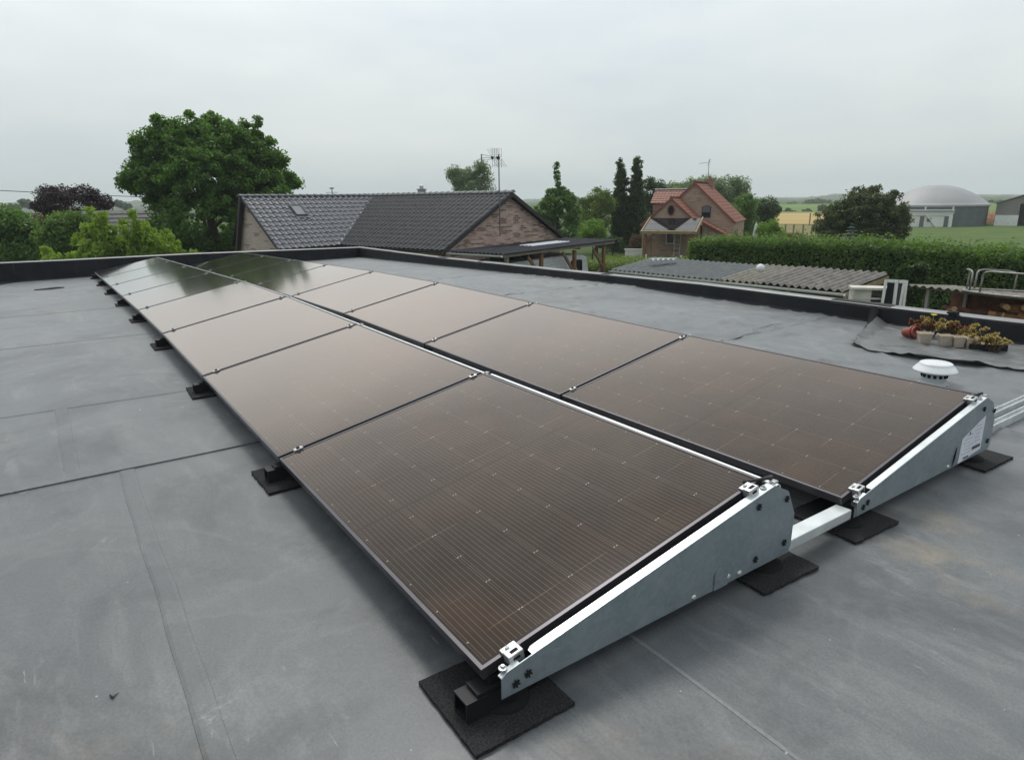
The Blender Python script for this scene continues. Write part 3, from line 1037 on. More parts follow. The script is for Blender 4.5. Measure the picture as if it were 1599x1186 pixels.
# --- end side plates of galvanised steel
def side_plate(r):
    x = ROWX[r]
    lbl = ('galvanised triangular side plate with a pressed tongue and no label', 'galvanised triangular side plate carrying a white paper label')[r]
    root = thing('side_plate', lbl, 'side plate', (x, -0.05, 0.0), 0, 'side plates closing the row ends')
    th = 0.003
    prof = [(0.028, 0.070), (0.028, 0.128), (0.045, 0.142), (0.085, 0.150), (1.118, 0.352), (1.195, 0.316), (1.205, 0.308), (1.252, 0.215), (1.250, 0.095), (1.235, 0.070)]
    m = MB()
    m.prism([(a, 0, c) for a, c in prof], (0, th, 0))
    m.build('plate', 'galvanised_steel', root)
    # bent top flange, with the cut-out near the low end
    m = MB()
    sl = (0.352 - 0.150) / (1.118 - 0.085)
    x0 = 0.125
    def zt(xx): return 0.150 + (xx - 0.085) * sl
    m.prism([(x0, th, zt(x0) - 0.0005), (1.117, th, zt(1.117) - 0.0005), (1.117, 0.030, zt(1.117) + 0.001), (x0 + 0.012, 0.030, zt(x0) + 0.001), (x0, 0.022, zt(x0))], (0, 0, -0.0025))
    m.prism([(0.030, th, 0.1275), (0.085, th, 0.1492), (0.085, 0.020, 0.1492), (0.030, 0.020, 0.1275)], (0, 0, -0.0025))
    m.prism([(1.120, th, 0.3505), (1.196, th, 0.3145), (1.196, 0.05, 0.3145), (1.120, 0.05, 0.3505)], (0, 0, -0.0025))
    m.build('top_flange', 'bright_aluminium', root)  # same bent sheet; paler metal stands for light on its upward face
    # star shaped plastic rivets
    spots = [(0.070, 0.098), (0.108, 0.110), (1.040, 0.300), (1.195, 0.285), (1.205, 0.118), (1.045, 0.108)]
    if r == 1:
        spots = [(0.070, 0.098), (0.100, 0.110), (1.100, 0.300), (1.225, 0.268), (1.205, 0.118)]
    for q, (a, c) in enumerate(spots):
        s = MB()
        for j in range(6):
            an = j * math.pi / 3 + 0.3 + q
            R3 = Euler((0, an, 0)).to_matrix()
            s.box(Vector((a, -0.0035, c)) + R3 @ Vector((0.0065, 0, 0)), (0.011, 0.004, 0.0036), 0, R3)
        s.lathe([(0, 0.004), (0.004, 0.003), (0.005, 0.0)], 8, (0, 0, 0))
        k = len(s.v) - 24
        for i in range(k, len(s.v)):
            X_, Y_, Z_ = s.v[i]
            s.v[i] = (a + X_, -0.003 - Z_, c + Y_)
        s.build('rivet', 'black_plastic', root)
    # silver screws
    scr = [(0.045, 0.020, 0.138), (1.085, 0.020, 0.3445)]
    if r == 0:
        scr.append((1.165, 0.03, 0.331))
    for a, bb, c in scr:
        s = MB()
        s.lathe([(0.0, 0.012), (0.005, 0.012), (0.0065, 0.006), (0.0115, 0.005), (0.0115, 0.0)], 12, (a, bb, c))
        s.build('screw', 'clamp_aluminium', root)
    # small crimps along the lower edge
    for a, c in ([(0.742, 0.082), (0.965, 0.086), (0.905, 0.095)] if r == 0 else [(0.80, 0.085)]):
        s = MB()
        s.lathe([(0.0, 0.007), (0.008, 0.005), (0.012, 0.0)], 9)
        s.v = [(a + X_, -Z_ - 0.0005, c + Y_ * 0.8) for X_, Y_, Z_ in s.v]
        s.build('crimp', 'clamp_aluminium', root)
    # pressed tongue
    if r == 0:
        s = MB()
        arc = [(0.835, 0.071)] + [(0.868 - 0.033 * math.cos(t), 0.118 + 0.028 * math.sin(t)) for t in [math.pi * i / 10 for i in range(11)]] + [(0.901, 0.071)]
        s.prism([(a, -0.0045, c) for a, c in arc], (0, 0.0035, 0))
        s.build('tongue', 'galvanised_steel', root)
    else:
        s = MB()
        s.prism([(0.9, -0.0015, 0.0735), (1.135, -0.0015, 0.0735 + 0.02), (1.135, -0.0015, 0.262), (0.91, -0.0015, 0.192)], (0, 0.001, 0))
        lab = s.build('paper_label', 'paper_label', root)
        s = MB()
        for q in range(6):
            zz = 0.112 + q * 0.017
            s.box((0.965 + 0.012 * (q % 3), -0.0022, zz), (0.085 - 0.02 * (q % 2), 0.0006, 0.0028))
        for q in range(5):
            s.box((1.075 - 0.004 * (q % 2), -0.0022, 0.150 + q * 0.019), (0.07 - 0.015 * (q % 3), 0.0006, 0.0026))
        s.build('print', 'faint_ink', lab)
        s = MB()
        for q in range(16):
            s.box((1.035 + q * 0.0055, -0.0023, 0.119), (0.0025 if q % 3 else 0.0038, 0.0006, 0.016))
        s.box((0.985, -0.0023, 0.205), (0.012, 0.0006, 0.012))
        s.box((0.975, -0.0023, 0.089), (0.055, 0.0006, 0.009))
        s.build('barcode', 'print_ink', lab)
        s = MB()
        s.tube([(0.862, -0.002, 0.165), (0.850, -0.003, 0.120), (0.842, -0.002, 0.075)], [0.001, 0.004, 0.001], 6)
        s.build('dent', 'black_plastic', root)
    return root


side_plate(0)
side_plate(1)

# --- rear wind deflectors (sheet steel with a bright top lip in the left row)
def deflector(r):
    root = thing('wind_deflector', 'x', 'wind deflector')
    m = MB()
    L = PITCHY - 0.006
    m.prism([(1.138, 0, 0.343), (1.150, 0, 0.345), (1.160, 0, 0.340), (1.258, 0, 0.060), (1.255, 0, 0.060), (1.157, 0, 0.335), (1.149, 0, 0.341), (1.138, 0, 0.339)] if r == 0 else
            [(1.150, 0, 0.318), (1.168, 0, 0.312), (1.258, 0, 0.060), (1.255, 0, 0.060), (1.165, 0, 0.308), (1.150, 0, 0.314)], (0, L, 0))
    m.build('sheet', 'bright_aluminium' if r == 0 else 'galvanised_steel', root)
    m = MB()
    m.rbox((1.152, 0.02, 0.347), (0.022, 0.022, 0.007), 0.002)
    m.build('joint_clip', 'clamp_aluminium', root)
    return root


for r in (0, 1):
    d0 = deflector(r)
    for k in range(8):
        o = d0 if k == 0 else copy_tree(d0)
        y0 = k * PITCHY - (0.04 if k == 0 else 0.012)
        s = (rz((k + 1) * PITCHY) - rz(k * PITCHY)) / PITCHY
        o.location = (ROWX[r], y0, rz(y0) - 0.004 + (0.008 if k == 0 else 0))
        o.rotation_euler = (math.atan(s), 0, 0)
        tag(o, '%s rear wind deflector of the %s row, %s' % ('bright lipped' if r == 0 else 'grey', ROW[r], '%s from the side plate' % ORD[k] if k < 7 else 'last one by the rear parapet'), 'wind deflector', 'rear wind deflectors')

# black cable loop near the clamp of the left row
mb = MB()
mb.tube([(1.06, 0.03, 0.352), (1.10, 0.00, 0.362), (1.135, -0.015, 0.364), (1.165, -0.005, 0.358), (1.185, 0.03, 0.335)], 0.006, 8)
tag(mb.build('cable', 'cable_black', smooth=True), 'black cable looping over the high corner of the plain side plate', 'cable')
mb = MB()
mb.tube([(2.735, 0.00, 0.352), (2.765, -0.015, 0.364), (2.79, -0.02, 0.365), (2.82, -0.01, 0.355), (2.84, 0.03, 0.325)], 0.005, 8)
tag(mb.build('cable', 'cable_black', smooth=True), 'black cable looping over the high corner of the paper labelled plate', 'cable')

# ================================================================== THINGS LYING ON THE ROOF
# roof vent with a white cowl
vx, vy = 4.14, 0.73
v = thing('roof_vent', 'white round roof vent with a flat mushroom cowl behind the solar panels', 'roof vent', (vx, vy, rz(vy)))
mb = MB()
mb.lathe([(0.105, 0.0), (0.085, 0.012), (0.076, 0.03), (0.074, 0.085), (0.082, 0.087), (0.082, 0.100), (0.0, 0.100)], 32)
mb.build('pipe', 'vent_grey', v, smooth=False)
mb = MB()
for i in range(14):
    a = i * 2 * math.pi / 14
    mb.box((0.078 * math.cos(a), 0.078 * math.sin(a), 0.070), (0.006, 0.018, 0.020), 0, Euler((0, 0, a)).to_matrix())
mb.build('slots', 'black_hole', v)
mb = MB()
mb.lathe([(0.0, 0.106), (0.128, 0.104), (0.134, 0.100), (0.137, 0.105), (0.131, 0.112), (0.112, 0.136), (0.101, 0.146), (0.100, 0.153), (0.092, 0.158), (0.0, 0.163)], 40)
mb.build('cowl', 'white_vent_paint', v, smooth=True)

# loose sheet of membrane at the right, with its raised wavy edge
def sheet_pt(a, b):
    ey = 1.72 - b * 2.6                                   # along its front edge, towards the camera
    fx = interp(b, [(0, 4.88), (0.08, 4.76), (0.3, 4.82), (0.5, 5.02), (1.0, 5.35)])
    lx = fx + (6.03 - fx) * a
    y = ey + (0.36 * a * (1 - b) ** 3)
    n = mnoise.noise(Vector((lx * 3.2, y * 4.1, 1.7)))
    edge = max(0.0, 1 - a * 14)
    n2 = mnoise.noise(Vector((lx * 1.6 + y * 2.2, lx * 4.0 - y, 7.7)))
    z = 0.006 + 0.016 * abs(n) + 0.13 * max(0.0, 0.10 - abs(n2)) + edge * (0.010 + 0.050 * max(0, mnoise.noise(Vector((0.3, y * 3.4, 5.0)))))
    ledge = max(0.0, 1 - b * 34)
    z += ledge * (0.020 + 0.05 * a)
    return Vector((lx, y, rz(y) + z))


mb = MB()
mb.grid(sheet_pt, 70, 130)
n0 = len(mb.v)
# turned-down rim so the sheet has an edge
rim = [sheet_pt(0, j / 130) for j in range(131)]
mb.add([p for p in rim] + [p + Vector((0.022, 0, -0.012)) for p in rim], [(j, j + 1, j + 132, j + 131) for j in range(130)])
o = mb.build('membrane_sheet', 'loose_membrane', smooth=True, fixn=False)
tag(o, 'loose dark membrane sheet with wavy raised edges under the plant pots', 'membrane sheet')
# dark fold running up the parapet
mb = MB()
mb.grid(lambda a, b: (4.93 + 1.11 * b + 0.02 * a, 1.70 + 0.38 * b + a * (0.03 + 0.07 * b), rz(1.7) + 0.004 + 0.030 * math.sin(math.pi * a) + (0.14 * max(0, b - 0.92) / 0.08)), 8, 30)
o = mb.build('membrane_fold', 'black_rubber', smooth=True)
tag(o, 'dark folded strip of membrane running from the loose sheet up the parapet', 'membrane strip')


def square_pot(u, vb, w, h, label):
    p = None
    d = ray(u, vb)
    t = (rz(1.1) + 0.012 - CAMLOC.z) / d.z
    p = CAMLOC + d * t
    p += Vector((d.x, d.y, 0)).normalized() * w * 0.4
    root = thing('plant_pot', label, 'plant pot', (p.x, p.y, rz(p.y) + 0.012), random.uniform(-0.95, -0.75), 'square plant pots on the roof')
    m = MB()
    wb = w * 0.72
    pts = []
    for ww, z in ((wb, 0), (w, h), (w * 1.06, h), (w * 1.06, h - 0.008), (w * 0.9, h), (w * 0.86, h - 0.012)):
        pts.append((ww / 2, z))
    def ring(ww, z): return [(-ww, -ww, z), (ww, -ww, z), (ww, ww, z), (-ww, ww, z)]
    prof = [(wb / 2, 0), (w * 0.49, h - 0.012), (w * 0.53, h - 0.012), (w * 0.53, h), (w * 0.47, h), (w * 0.45, h - 0.02)]
    vs = [q for ww, z in prof for q in ring(ww, z)]
    fs = [(i * 4 + k, i * 4 + (k + 1) % 4, i * 4 + 4 + (k + 1) % 4, i * 4 + 4 + k) for i in range(len(prof) - 1) for k in range(4)] + [(3, 2, 1, 0)]
    m.add(vs, fs)
    m.build('pot', 'pot_beige', root)
    m = MB()
    def soil(a, b):
        return ((a - .5) * w * 0.9, (b - .5) * w * 0.9, h - 0.006 + 0.012 * mnoise.noise(Vector((a * 5 + u, b * 5, 0))))
    m.grid(soil, 8, 8)
    m.build('soil', 'pot_soil', root)
    return p


PP = []
for u, vb, w, lb in ((1442, 537, 0.100, 'beige square pot of dry soil, the one next to the red terracotta pot'), (1474, 540.5, 0.090, 'beige square pot of dry soil, second from the terracotta pot, after the wide gap'), (1495, 542.5, 0.086, 'beige square pot of dry soil, third from the terracotta pot'), (1516, 544.5, 0.100, 'beige square pot of dry soil, the one beside the black tray')):
    PP.append(square_pot(u, vb, w, 0.092, lb))

# black tray
tp = atz(1546, 545, 0.02)
tr = thing('seed_tray', 'shallow black plastic tray holding a wilted plant beside the beige pots', 'tray', (tp.x, tp.y + 0.05, rz(tp.y) + 0.012), -0.85)
mb = MB()
mb.box((0, 0, 0.004), (0.26, 0.20, 0.006))
for sx in (-1, 1):
    mb.box((sx * 0.131, 0, 0.025), (0.006, 0.212, 0.048))
    mb.box((0, sx * 0.103, 0.025), (0.256, 0.006, 0.048))
mb.build('tray', 'black_plastic', tr)
mb = MB()
mb.box((0, 0, 0.022), (0.245, 0.19, 0.028))
mb.build('soil', 'pot_soil', tr)

# terracotta pots lying on their side
tp = atz(1421, 527, 0.03)
tpot = thing('terracotta_pot', 'two nested red terracotta pots lying on their side beside the succulents', 'plant pot', (tp.x + 0.03, tp.y + 0.02, rz(tp.y) + 0.058))
R3 = Euler((math.radians(78), 0, math.radians(-20))).to_matrix()
for q, nm in ((0, 'pot'), (1, 'inner_pot')):
    mb = MB()
    mb.lathe([(0.0, -0.06), (0.036, -0.06), (0.050, 0.028), (0.057, 0.028), (0.058, 0.050), (0.050, 0.050), (0.046, 0.02), (0.0, 0.0)], 22)
    mb.v = [tuple(R3 @ Vector((a, b, c + q * 0.035)) * (1 - 0.1 * q)) for a, b, c in mb.v]
    mb.build(nm, 'terracotta', tpot, smooth=False)


def rosette(name, p, label, matn, n=9, s=0.035, tall=0.10, spread=0.075, seed=0, group='succulents in pots'):
    """bundle of short leafy stems with rosettes of thick leaves"""
    rnd = random.Random(seed)
    root = thing(name, label, 'plant', p, 0, group)
    st, lf = MB(), MB()
    for i in range(n):
        a = rnd.uniform(0, 6.28)
        r = spread * math.sqrt(rnd.random())
        h = tall * rnd.uniform(0.35, 1.0)
        top = Vector((r * 1.3 * math.cos(a), r * 1.3 * math.sin(a), h))
        st.tube([(r * 0.4 * math.cos(a), r * 0.4 * math.sin(a), 0), tuple(top * 0.6), tuple(top)], 0.0035, 5)
        for j in range(13):
            b = j * 2.4
            el = 0.15 + 0.09 * j
            d = Vector((math.cos(b) * math.cos(el), math.sin(b) * math.cos(el), math.sin(el)))
            L = s * rnd.uniform(0.7, 1.1)
            side = d.cross(Vector((0, 0, 1))).normalized() * L * 0.30
            upd = d.cross(side).normalized() * L * 0.12
            q = [top, top + d * L * 0.55 + side, top + d * L, top + d * L * 0.55 - side, top + d * L * 0.5 - upd * 1.2]
            lf.add(q, [(0, 1, 4), (1, 2, 4), (2, 3, 4), (3, 0, 4)])
    st.build('stem', 'bark', root)
    lf.build('leaves', matn, root)
    return root


for i, (u, vv, z, mm, nn, tl, lb) in enumerate([
    (1436, 508, 0.09, 'succulent_red', 8, 0.07, 'brown red succulent spilling behind the terracotta pot'),
    (1452, 509, 0.10, 'succulent_green', 10, 0.10, 'yellowish succulent under the yellow flower'),
    (1474, 513, 0.09, 'succulent_green', 10, 0.09, 'tan succulent behind the second beige pot'),
    (1493, 515, 0.10, 'succulent_red', 12, 0.09, 'dark red succulent behind the third beige pot'),
    (1515, 521, 0.09, 'succulent_green', 12, 0.09, 'pale green succulent behind the beige pot beside the tray'),
    (1534, 529, 0.06, 'succulent_green', 9, 0.06, 'small yellow green succulent between the pots and tray'),
    (1551, 533, 0.04, 'succulent_green', 9, 0.06, 'wilted pale plant in the black tray')]):
    q = atz(u, vv + 22, 0.02)
    d = (Vector((q.x, q.y, 0)) - Vector((CAMLOC.x, CAMLOC.y, 0))).normalized()
    q = q + d * 0.14
    rosette('succulent', (q.x, q.y, rz(q.y) + 0.012), lb, mm, nn + 5, 0.038, tl + 0.065, 0.075, i)
q = atz(1451, 531, 0.02)
q = q + (q - CAMLOC).normalized() * 0.16
fl = thing('flower', 'single small yellow flower standing above the succulents', 'flower', (q.x, q.y, rz(q.y)))
mb = MB()
mb.tube([(0, 0, 0.02), (0.004, 0, 0.12), (0.0, -0.006, 0.205)], 0.003, 6)
mb.build('stem', 'succulent_green', fl)
mb = MB()
for j in range(12):
    a = j * math.pi / 6
    d = Vector((math.cos(a), math.sin(a), 0.35))
    s = Vector((-math.sin(a), math.cos(a), 0)) * 0.008
    c = Vector((0, -0.006, 0.205))
    mb.add([c, c + d * 0.018 + s, c + d * 0.030, c + d * 0.018 - s], [(0, 1, 2, 3)])
mb.build('petals', 'petal_yellow', fl)

# scraps
q = Vector((-0.77, 12.25, 0))
mb = MB()
mb.prism([(-0.20, -0.07, 0), (0.02, -0.12, 0), (0.22, 0.02, 0), (0.10, 0.13, 0), (-0.05, 0.03, 0)], (0, 0, 0.012))
o = mb.build('rubber_scrap', 'rubber_granulate')
o.location = (q.x, q.y, rz(q.y) + 0.004)
tag(o, 'flat black rubber scrap lying alone on the roof near the rear parapet', 'rubber scrap')
q = atz(1490, 490, 0.21)
mb = MB()
mb.rbox((0, 0, 0.015), (0.07, 0.05, 0.03), 0.010)
mb.rbox((0.02, 0.045, 0.010), (0.06, 0.05, 0.02), 0.007)
o = mb.build('rubber_lump', 'rubber_granulate')
o.location = (q.x + 0.02, q.y, interp(q.y, PT) + 0.002)
tag(o, 'small black lump lying on top of the parapet above the plant pots', 'debris')
mb = MB()
q = Vector((-0.72, 0.95, 0))
mb.prism([(0, 0, 0), (0.010, 0.004, 0), (0.030, 0.020, 0), (0.012, 0.012, 0)], (0, 0, 0.003))
mb.prism([(0.005, -0.004, 0.0), (-0.006, 0.022, 0), (-0.001, 0.024, 0), (0.010, 0.0, 0)], (0, 0, 0.006))
o = mb.build('plastic_scrap', 'black_plastic')
q = atz(174, 1090, 0.008)
o.location = (q.x, q.y, rz(q.y) + 0.002)
o.scale = (0.62, 0.62, 0.62)
tag(o, 'tiny black plastic scrap on the grey roof beside the long taped seam', 'debris')

# ================================================================== BACKGROUND: BUILDINGS
def tile_slope(P0, along, up, L, S, tw, th, amp=0.024, lift=0.032, clip=None):
    """pantiled roof plane as real relief; P0 lower corner, along and up unit vectors"""
    m = MB()
    along, up, P0 = Vector(along).normalized(), Vector(up).normalized(), Vector(P0)
    nrm_ = along.cross(up).normalized()
    if nrm_.z < 0:
        nrm_ = -nrm_
    nt_ = max(1, round(L / tw))
    nc = max(1, round(S / th))
    c, w = S / nc, L / nt_
    prof = [(0.0, 0.15), (0.14, 0.75), (0.28, 1.0), (0.42, 0.75), (0.56, 0.2), (0.72, 0.0), (0.88, 0.0)]
    for i in range(nc):
        rows = [(i * c - 0.015, lift), ((i + 1) * c + 0.02, 0.006)]
        vs = []
        us = [(q + a) * w for q in range(nt_) for a, _ in prof] + [L]
        hs = [h for q in range(nt_) for _, h in prof] + [0.15]
        for s, o in rows:
            for u_, h_ in zip(us, hs):
                jit = 0.004 * mnoise.noise(Vector((math.floor(u_ / w) * 1.7, i * 1.3, 2)))
                vs.append(P0 + along * u_ + up * s + nrm_ * (o + amp * h_ + jit))
        for u_, h_ in zip(us, hs):
            vs.append(P0 + along * u_ + up * (i * c - 0.012) + nrm_ * -0.01)
        k = len(us)
        fs = [(a, a + 1, k + a + 1, k + a) for a in range(k - 1)] + [(a, 2 * k + a, 2 * k + a + 1, a + 1) for a in range(k - 1)]
        m.add(vs, fs)
    if clip:
        co, no = clip
        bm = bmesh.new()
        for p in m.v:
            bm.verts.new(p)
        bm.verts.ensure_lookup_table()
        for f in m.f:
            bm.faces.new([bm.verts[i] for i in f])
        bmesh.ops.bisect_plane(bm, geom=bm.verts[:] + bm.edges[:] + bm.faces[:], plane_co=co, plane_no=no, clear_outer=True)
        bm.verts.index_update()
        m2 = MB()
        m2.add([v_.co.copy() for v_ in bm.verts], [[v_.index for v_ in f.verts] for f in bm.faces])
        bm.free()
        return m2
    return m


def ridge_caps(a, b, r, L=0.36):
    a, b = Vector(a), Vector(b)
    n = max(1, round((b - a).length / L))
    m = MB()
    d = (b - a) / n
    x = d.cross(Vector((0, 0, 1))).normalized()
    for i in range(n):
        p, q = a + d * i - d * 0.06, a + d * (i + 1)
        vs = []
        for pt, rr in ((p, r * 1.28), (q, r * 0.95)):
            for k in range(7):
                t = math.pi * k / 6
                vs.append(pt + x * rr * math.cos(t) + Vector((0, 0, rr * math.sin(t) * 0.8 - 0.02)))
        m.add(vs, [(k, k + 1, k + 8, k + 7) for k in range(6)] + [tuple(range(7)), tuple(range(13, 6, -1))])
    return m


def gutter(a, b, r=0.06, n=8):
    a, b = Vector(a), Vector(b)
    x = (b - a).cross(Vector((0, 0, 1))).normalized()
    m = MB()
    vs = []
    for pt in (a, b):
        for k in range(n + 1):
            t = math.pi + math.pi * k / n
            vs.append(pt + x * r * math.cos(t) + Vector((0, 0, r * math.sin(t))))
        for k in range(n, -1, -1):
            t = math.pi + math.pi * k / n
            vs.append(pt + x * (r - 0.006) * math.cos(t) + Vector((0, 0, (r - 0.006) * math.sin(t))))
    q = 2 * n + 2
    m.add(vs, [(k, (k + 1) % q, q + (k + 1) % q, q + k) for k in range(q)] + [tuple(range(q)), tuple(range(2 * q - 1, q - 1, -1))])
    return m


# ---------------------------------------------------------------- dark tiled brick bungalow
A = at(797, 301, 25)
house = thing('brick_bungalow', 'brick bungalow with dark pantiled roofs meeting in a pale valley, behind the carport', 'house', (A.x, A.y, G), math.radians(15))
ZA = A.z - G                       # ridge height
HW, ZE = 3.57, -0.33 - G           # half width, eave height
YV, HL, XL = 7.9, 2.25, -6.12      # ridge of the left wing, its half depth, its gable end
LEN = 11.5
slopeR = (ZA - ZE) / HW
# right wing: gable walls
mb = MB()
zi = ZA - 0.10
mb.prism([(-HW + 0.30, 0.12, 0), (HW - 0.30, 0.12, 0), (HW - 0.30, 0.12, zi - slopeR * (HW - 0.30)), (0, 0.12, zi), (-HW + 0.30, 0.12, zi - slopeR * (HW - 0.30))], (0, 0.25, 0))
mb.build('gable_wall', 'brick_mixed', house)
mb = MB()
mb.box((HW - 0.43, LEN / 2 + 0.2, (ZE - 0.1) / 2), (0.25, LEN - 0.4, ZE - 0.1))
mb.box((-HW + 0.43, YV / 2 - 1.0, (ZE - 0.1) / 2), (0.25, YV - 2.8, ZE - 0.1))
mb.prism([(-HW + 0.30, LEN - 0.3, 0), (HW - 0.30, LEN - 0.3, 0), (HW - 0.30, LEN - 0.3, zi - slopeR * (HW - 0.30)), (0, LEN - 0.3, zi), (-HW + 0.30, LEN - 0.3, zi - slopeR * (HW - 0.30))], (0, 0.2, 0))
mb.build('wall', 'brick_mixed', house)
# left wing gable wall
mb = MB()
HB = 1.0
slopeL = (ZA - ZE) / HL
mb.prism([(XL + 0.10, YV - HL + 0.2, 0), (XL + 0.10, YV - HL + 0.2, ZE + 0.08), (XL + 0.10, YV, zi), (XL + 0.10, YV + HB - 0.15, ZE + 0.15), (XL + 0.10, YV + HB - 0.15, 0)], (0.25, 0, 0))
mb.build('gable_wall', 'brick_pale', house)
mb = MB()
mb.box((XL / 2 - 1.4, YV - HL + 0.34, (ZE - 0.05) / 2), (-XL - 3.6, 0.22, ZE - 0.05))
mb.box((XL / 2, YV + HB - 0.4, (ZE - 0.05) / 2), (-XL - 0.8, 0.22, ZE - 0.05))
mb.build('wall', 'brick_pale', house)
# roofs
vdir = Vector((HW, HL, 0)).normalized()                    # valley line in plan from (-HW, YV-HL) to (0, YV)
vn = Vector((-vdir.y, vdir.x, 0))
co = Vector((-HW, YV - HL, 0))
SR = math.hypot(HW, ZA - ZE)
upR = Vector((HW, 0, ZA - ZE))
rt = tile_slope((-HW, -0.10, ZE), (0, 1, 0), upR, YV + 0.2, SR, 0.235, 0.30, 0.046, 0.022, (co, vn))
roof = rt.build('roof', 'dark_tile', house, fixn=False)
rt2 = tile_slope((HW, -0.10, ZE), (0, 1, 0), Vector((-HW, 0, ZA - ZE)), LEN, SR, 0.235, 0.30, 0.020, 0.030)
rt2.build('roof', 'dark_tile', house, fixn=False)
SLp = math.hypot(HL, ZA - ZE)
lt = tile_slope((XL - 0.08, YV - HL, ZE), (1, 0, 0), Vector((0, HL, ZA - ZE)), -XL + 0.1, SLp, 0.27, 0.235, 0.046, 0.030, (co, -vn))
lroof = lt.build('roof', 'slate_tile', house, fixn=False)
mb = MB()
mb.prism([(XL - 0.08, YV, ZA - 0.01), (0.3, YV, ZA - 0.01), (0.3, YV + HB, ZE), (XL - 0.08, YV + HB, ZE)], (0, 0, 0.05))
mb.prism([(-HW, YV + HB + 0.2, ZE), (0, YV + HB + 0.2, ZA - 0.03), (0, LEN, ZA - 0.03), (-HW, LEN, ZE)], (0, 0, 0.05))
mb.build('roof', 'dark_tile', house)
mb = MB()
va, vb_ = Vector((-HW - 0.05, YV - HL - 0.03, ZE + 0.03)), Vector((0, YV, ZA + 0.035))
mb.add([va - vn * 0.07 + Vector((0, 0, .02)), va + Vector((0, 0, -.01)), va + vn * 0.07 + Vector((0, 0, .02)), vb_ - vn * 0.07 + Vector((0, 0, .02)), vb_ + Vector((0, 0, -.01)), vb_ + vn * 0.07 + Vector((0, 0, .02))], [(0, 1, 4, 3), (1, 2, 5, 4)])
mb.build('valley', 'lead_valley', house)
ridge_caps((0, -0.12, ZA + 0.03), (0, LEN, ZA + 0.03), 0.10, 0.33).build('ridge', 'ridge_tile_light', house)
ridge_caps((XL - 0.10, YV, ZA + 0.02), (-0.1, YV, ZA + 0.02), 0.085, 0.33).build('ridge', 'slate_tile', house)
# verges and gutters
mb = MB()
for sx in (-1, 1):
    mb.prism([(sx * 0.0, -0.11, ZA + 0.03), (sx * HW, -0.11, ZE + 0.01), (sx * HW, -0.11, ZE - 0.13), (sx * 0.0, -0.11, ZA - 0.13)], (0, 0.035, 0))
mb.prism([(0, -0.07, ZA - 0.05), (HW, -0.07, ZE - 0.06), (-0, -0.07, ZA - 0.09)], (0, 0.2, 0))
mb.build('verge', 'dark_fascia', house)
mb = MB()
mb.prism([(XL - 0.09, YV - HL, ZE + 0.0), (XL - 0.09, YV, ZA + 0.02), (XL - 0.09, YV, ZA - 0.05), (XL - 0.09, YV - HL, ZE - 0.05)], (0.03, 0, 0))
mb.prism([(XL - 0.12, YV, ZA + 0.06), (XL - 0.12, YV + HB, ZE - 0.9), (XL - 0.12, YV + HB - 0.12, ZE - 0.9), (XL - 0.12, YV - 0.10, ZA - 0.10)], (0.16, 0, 0))
mb.build('verge', 'dark_fascia', house)
gutter((-HW - 0.05, -0.1, ZE - 0.02), (-HW - 0.05, YV - HL - 0.1, ZE - 0.02), 0.07).build('gutter', 'gutter_dark', house)
gutter((XL - 0.1, YV - HL - 0.06, ZE - 0.02), (-HW - 0.1, YV - HL - 0.06, ZE - 0.02), 0.07).build('gutter', 'gutter_dark', house)
# roof window in the left wing
R_up = Vector((0, HL, ZA - ZE)).normalized()
nl = Vector((1, 0, 0)).cross(R_up).normalized()
c0 = Vector((XL + 1.86, YV - HL, ZE)) + R_up * (SLp * 0.69)
Rw = Matrix((Vector((1, 0, 0)), R_up, nl)).transposed()
mb = MB()
for dx_, dy_, sx_, sy_ in ((-0.23, 0, 0.05, 0.62), (0.23, 0, 0.05, 0.62), (0, -0.295, 0.41, 0.05), (0, 0.285, 0.41, 0.07)):
    mb.box(c0 + Rw @ Vector((dx_, dy_, 0.075)), (sx_, sy_, 0.07), 0, Rw)
wf = mb.build('roof_window', 'gutter_dark', house)
mb = MB()
mb.box(c0 + Rw @ Vector((0, -0.01, 0.075)), (0.41, 0.54, 0.02), 0, Rw)
mb.build('pane', 'skylight_glass', wf)
mb = MB()
mb.box(c0 + Rw @ Vector((0.0, -0.38, 0.05)), (0.60, 0.10, 0.012), 0, Rw)
mb.build('flashing', 'lead_valley', wf)
# chimney beyond the ridge
mb = MB()
mb.box((0.5, 5.3, ZA - 0.15), (0.24, 0.24, 0.70))
mb.box((0.5, 5.3, ZA + 0.22), (0.30, 0.30, 0.04))
ch = mb.build('chimney', 'render_wall', house)
mb = MB()
mb.lathe([(0.09, 0), (0.08, 0.12), (0.0, 0.12)], 10, (0.5, 5.3, ZA + 0.24))
mb.lathe([(0.12, 0.15), (0.0, 0.19)], 10, (0.5, 5.3, ZA + 0.24))
mb.build('chimney_pot', 'vent_grey', ch)

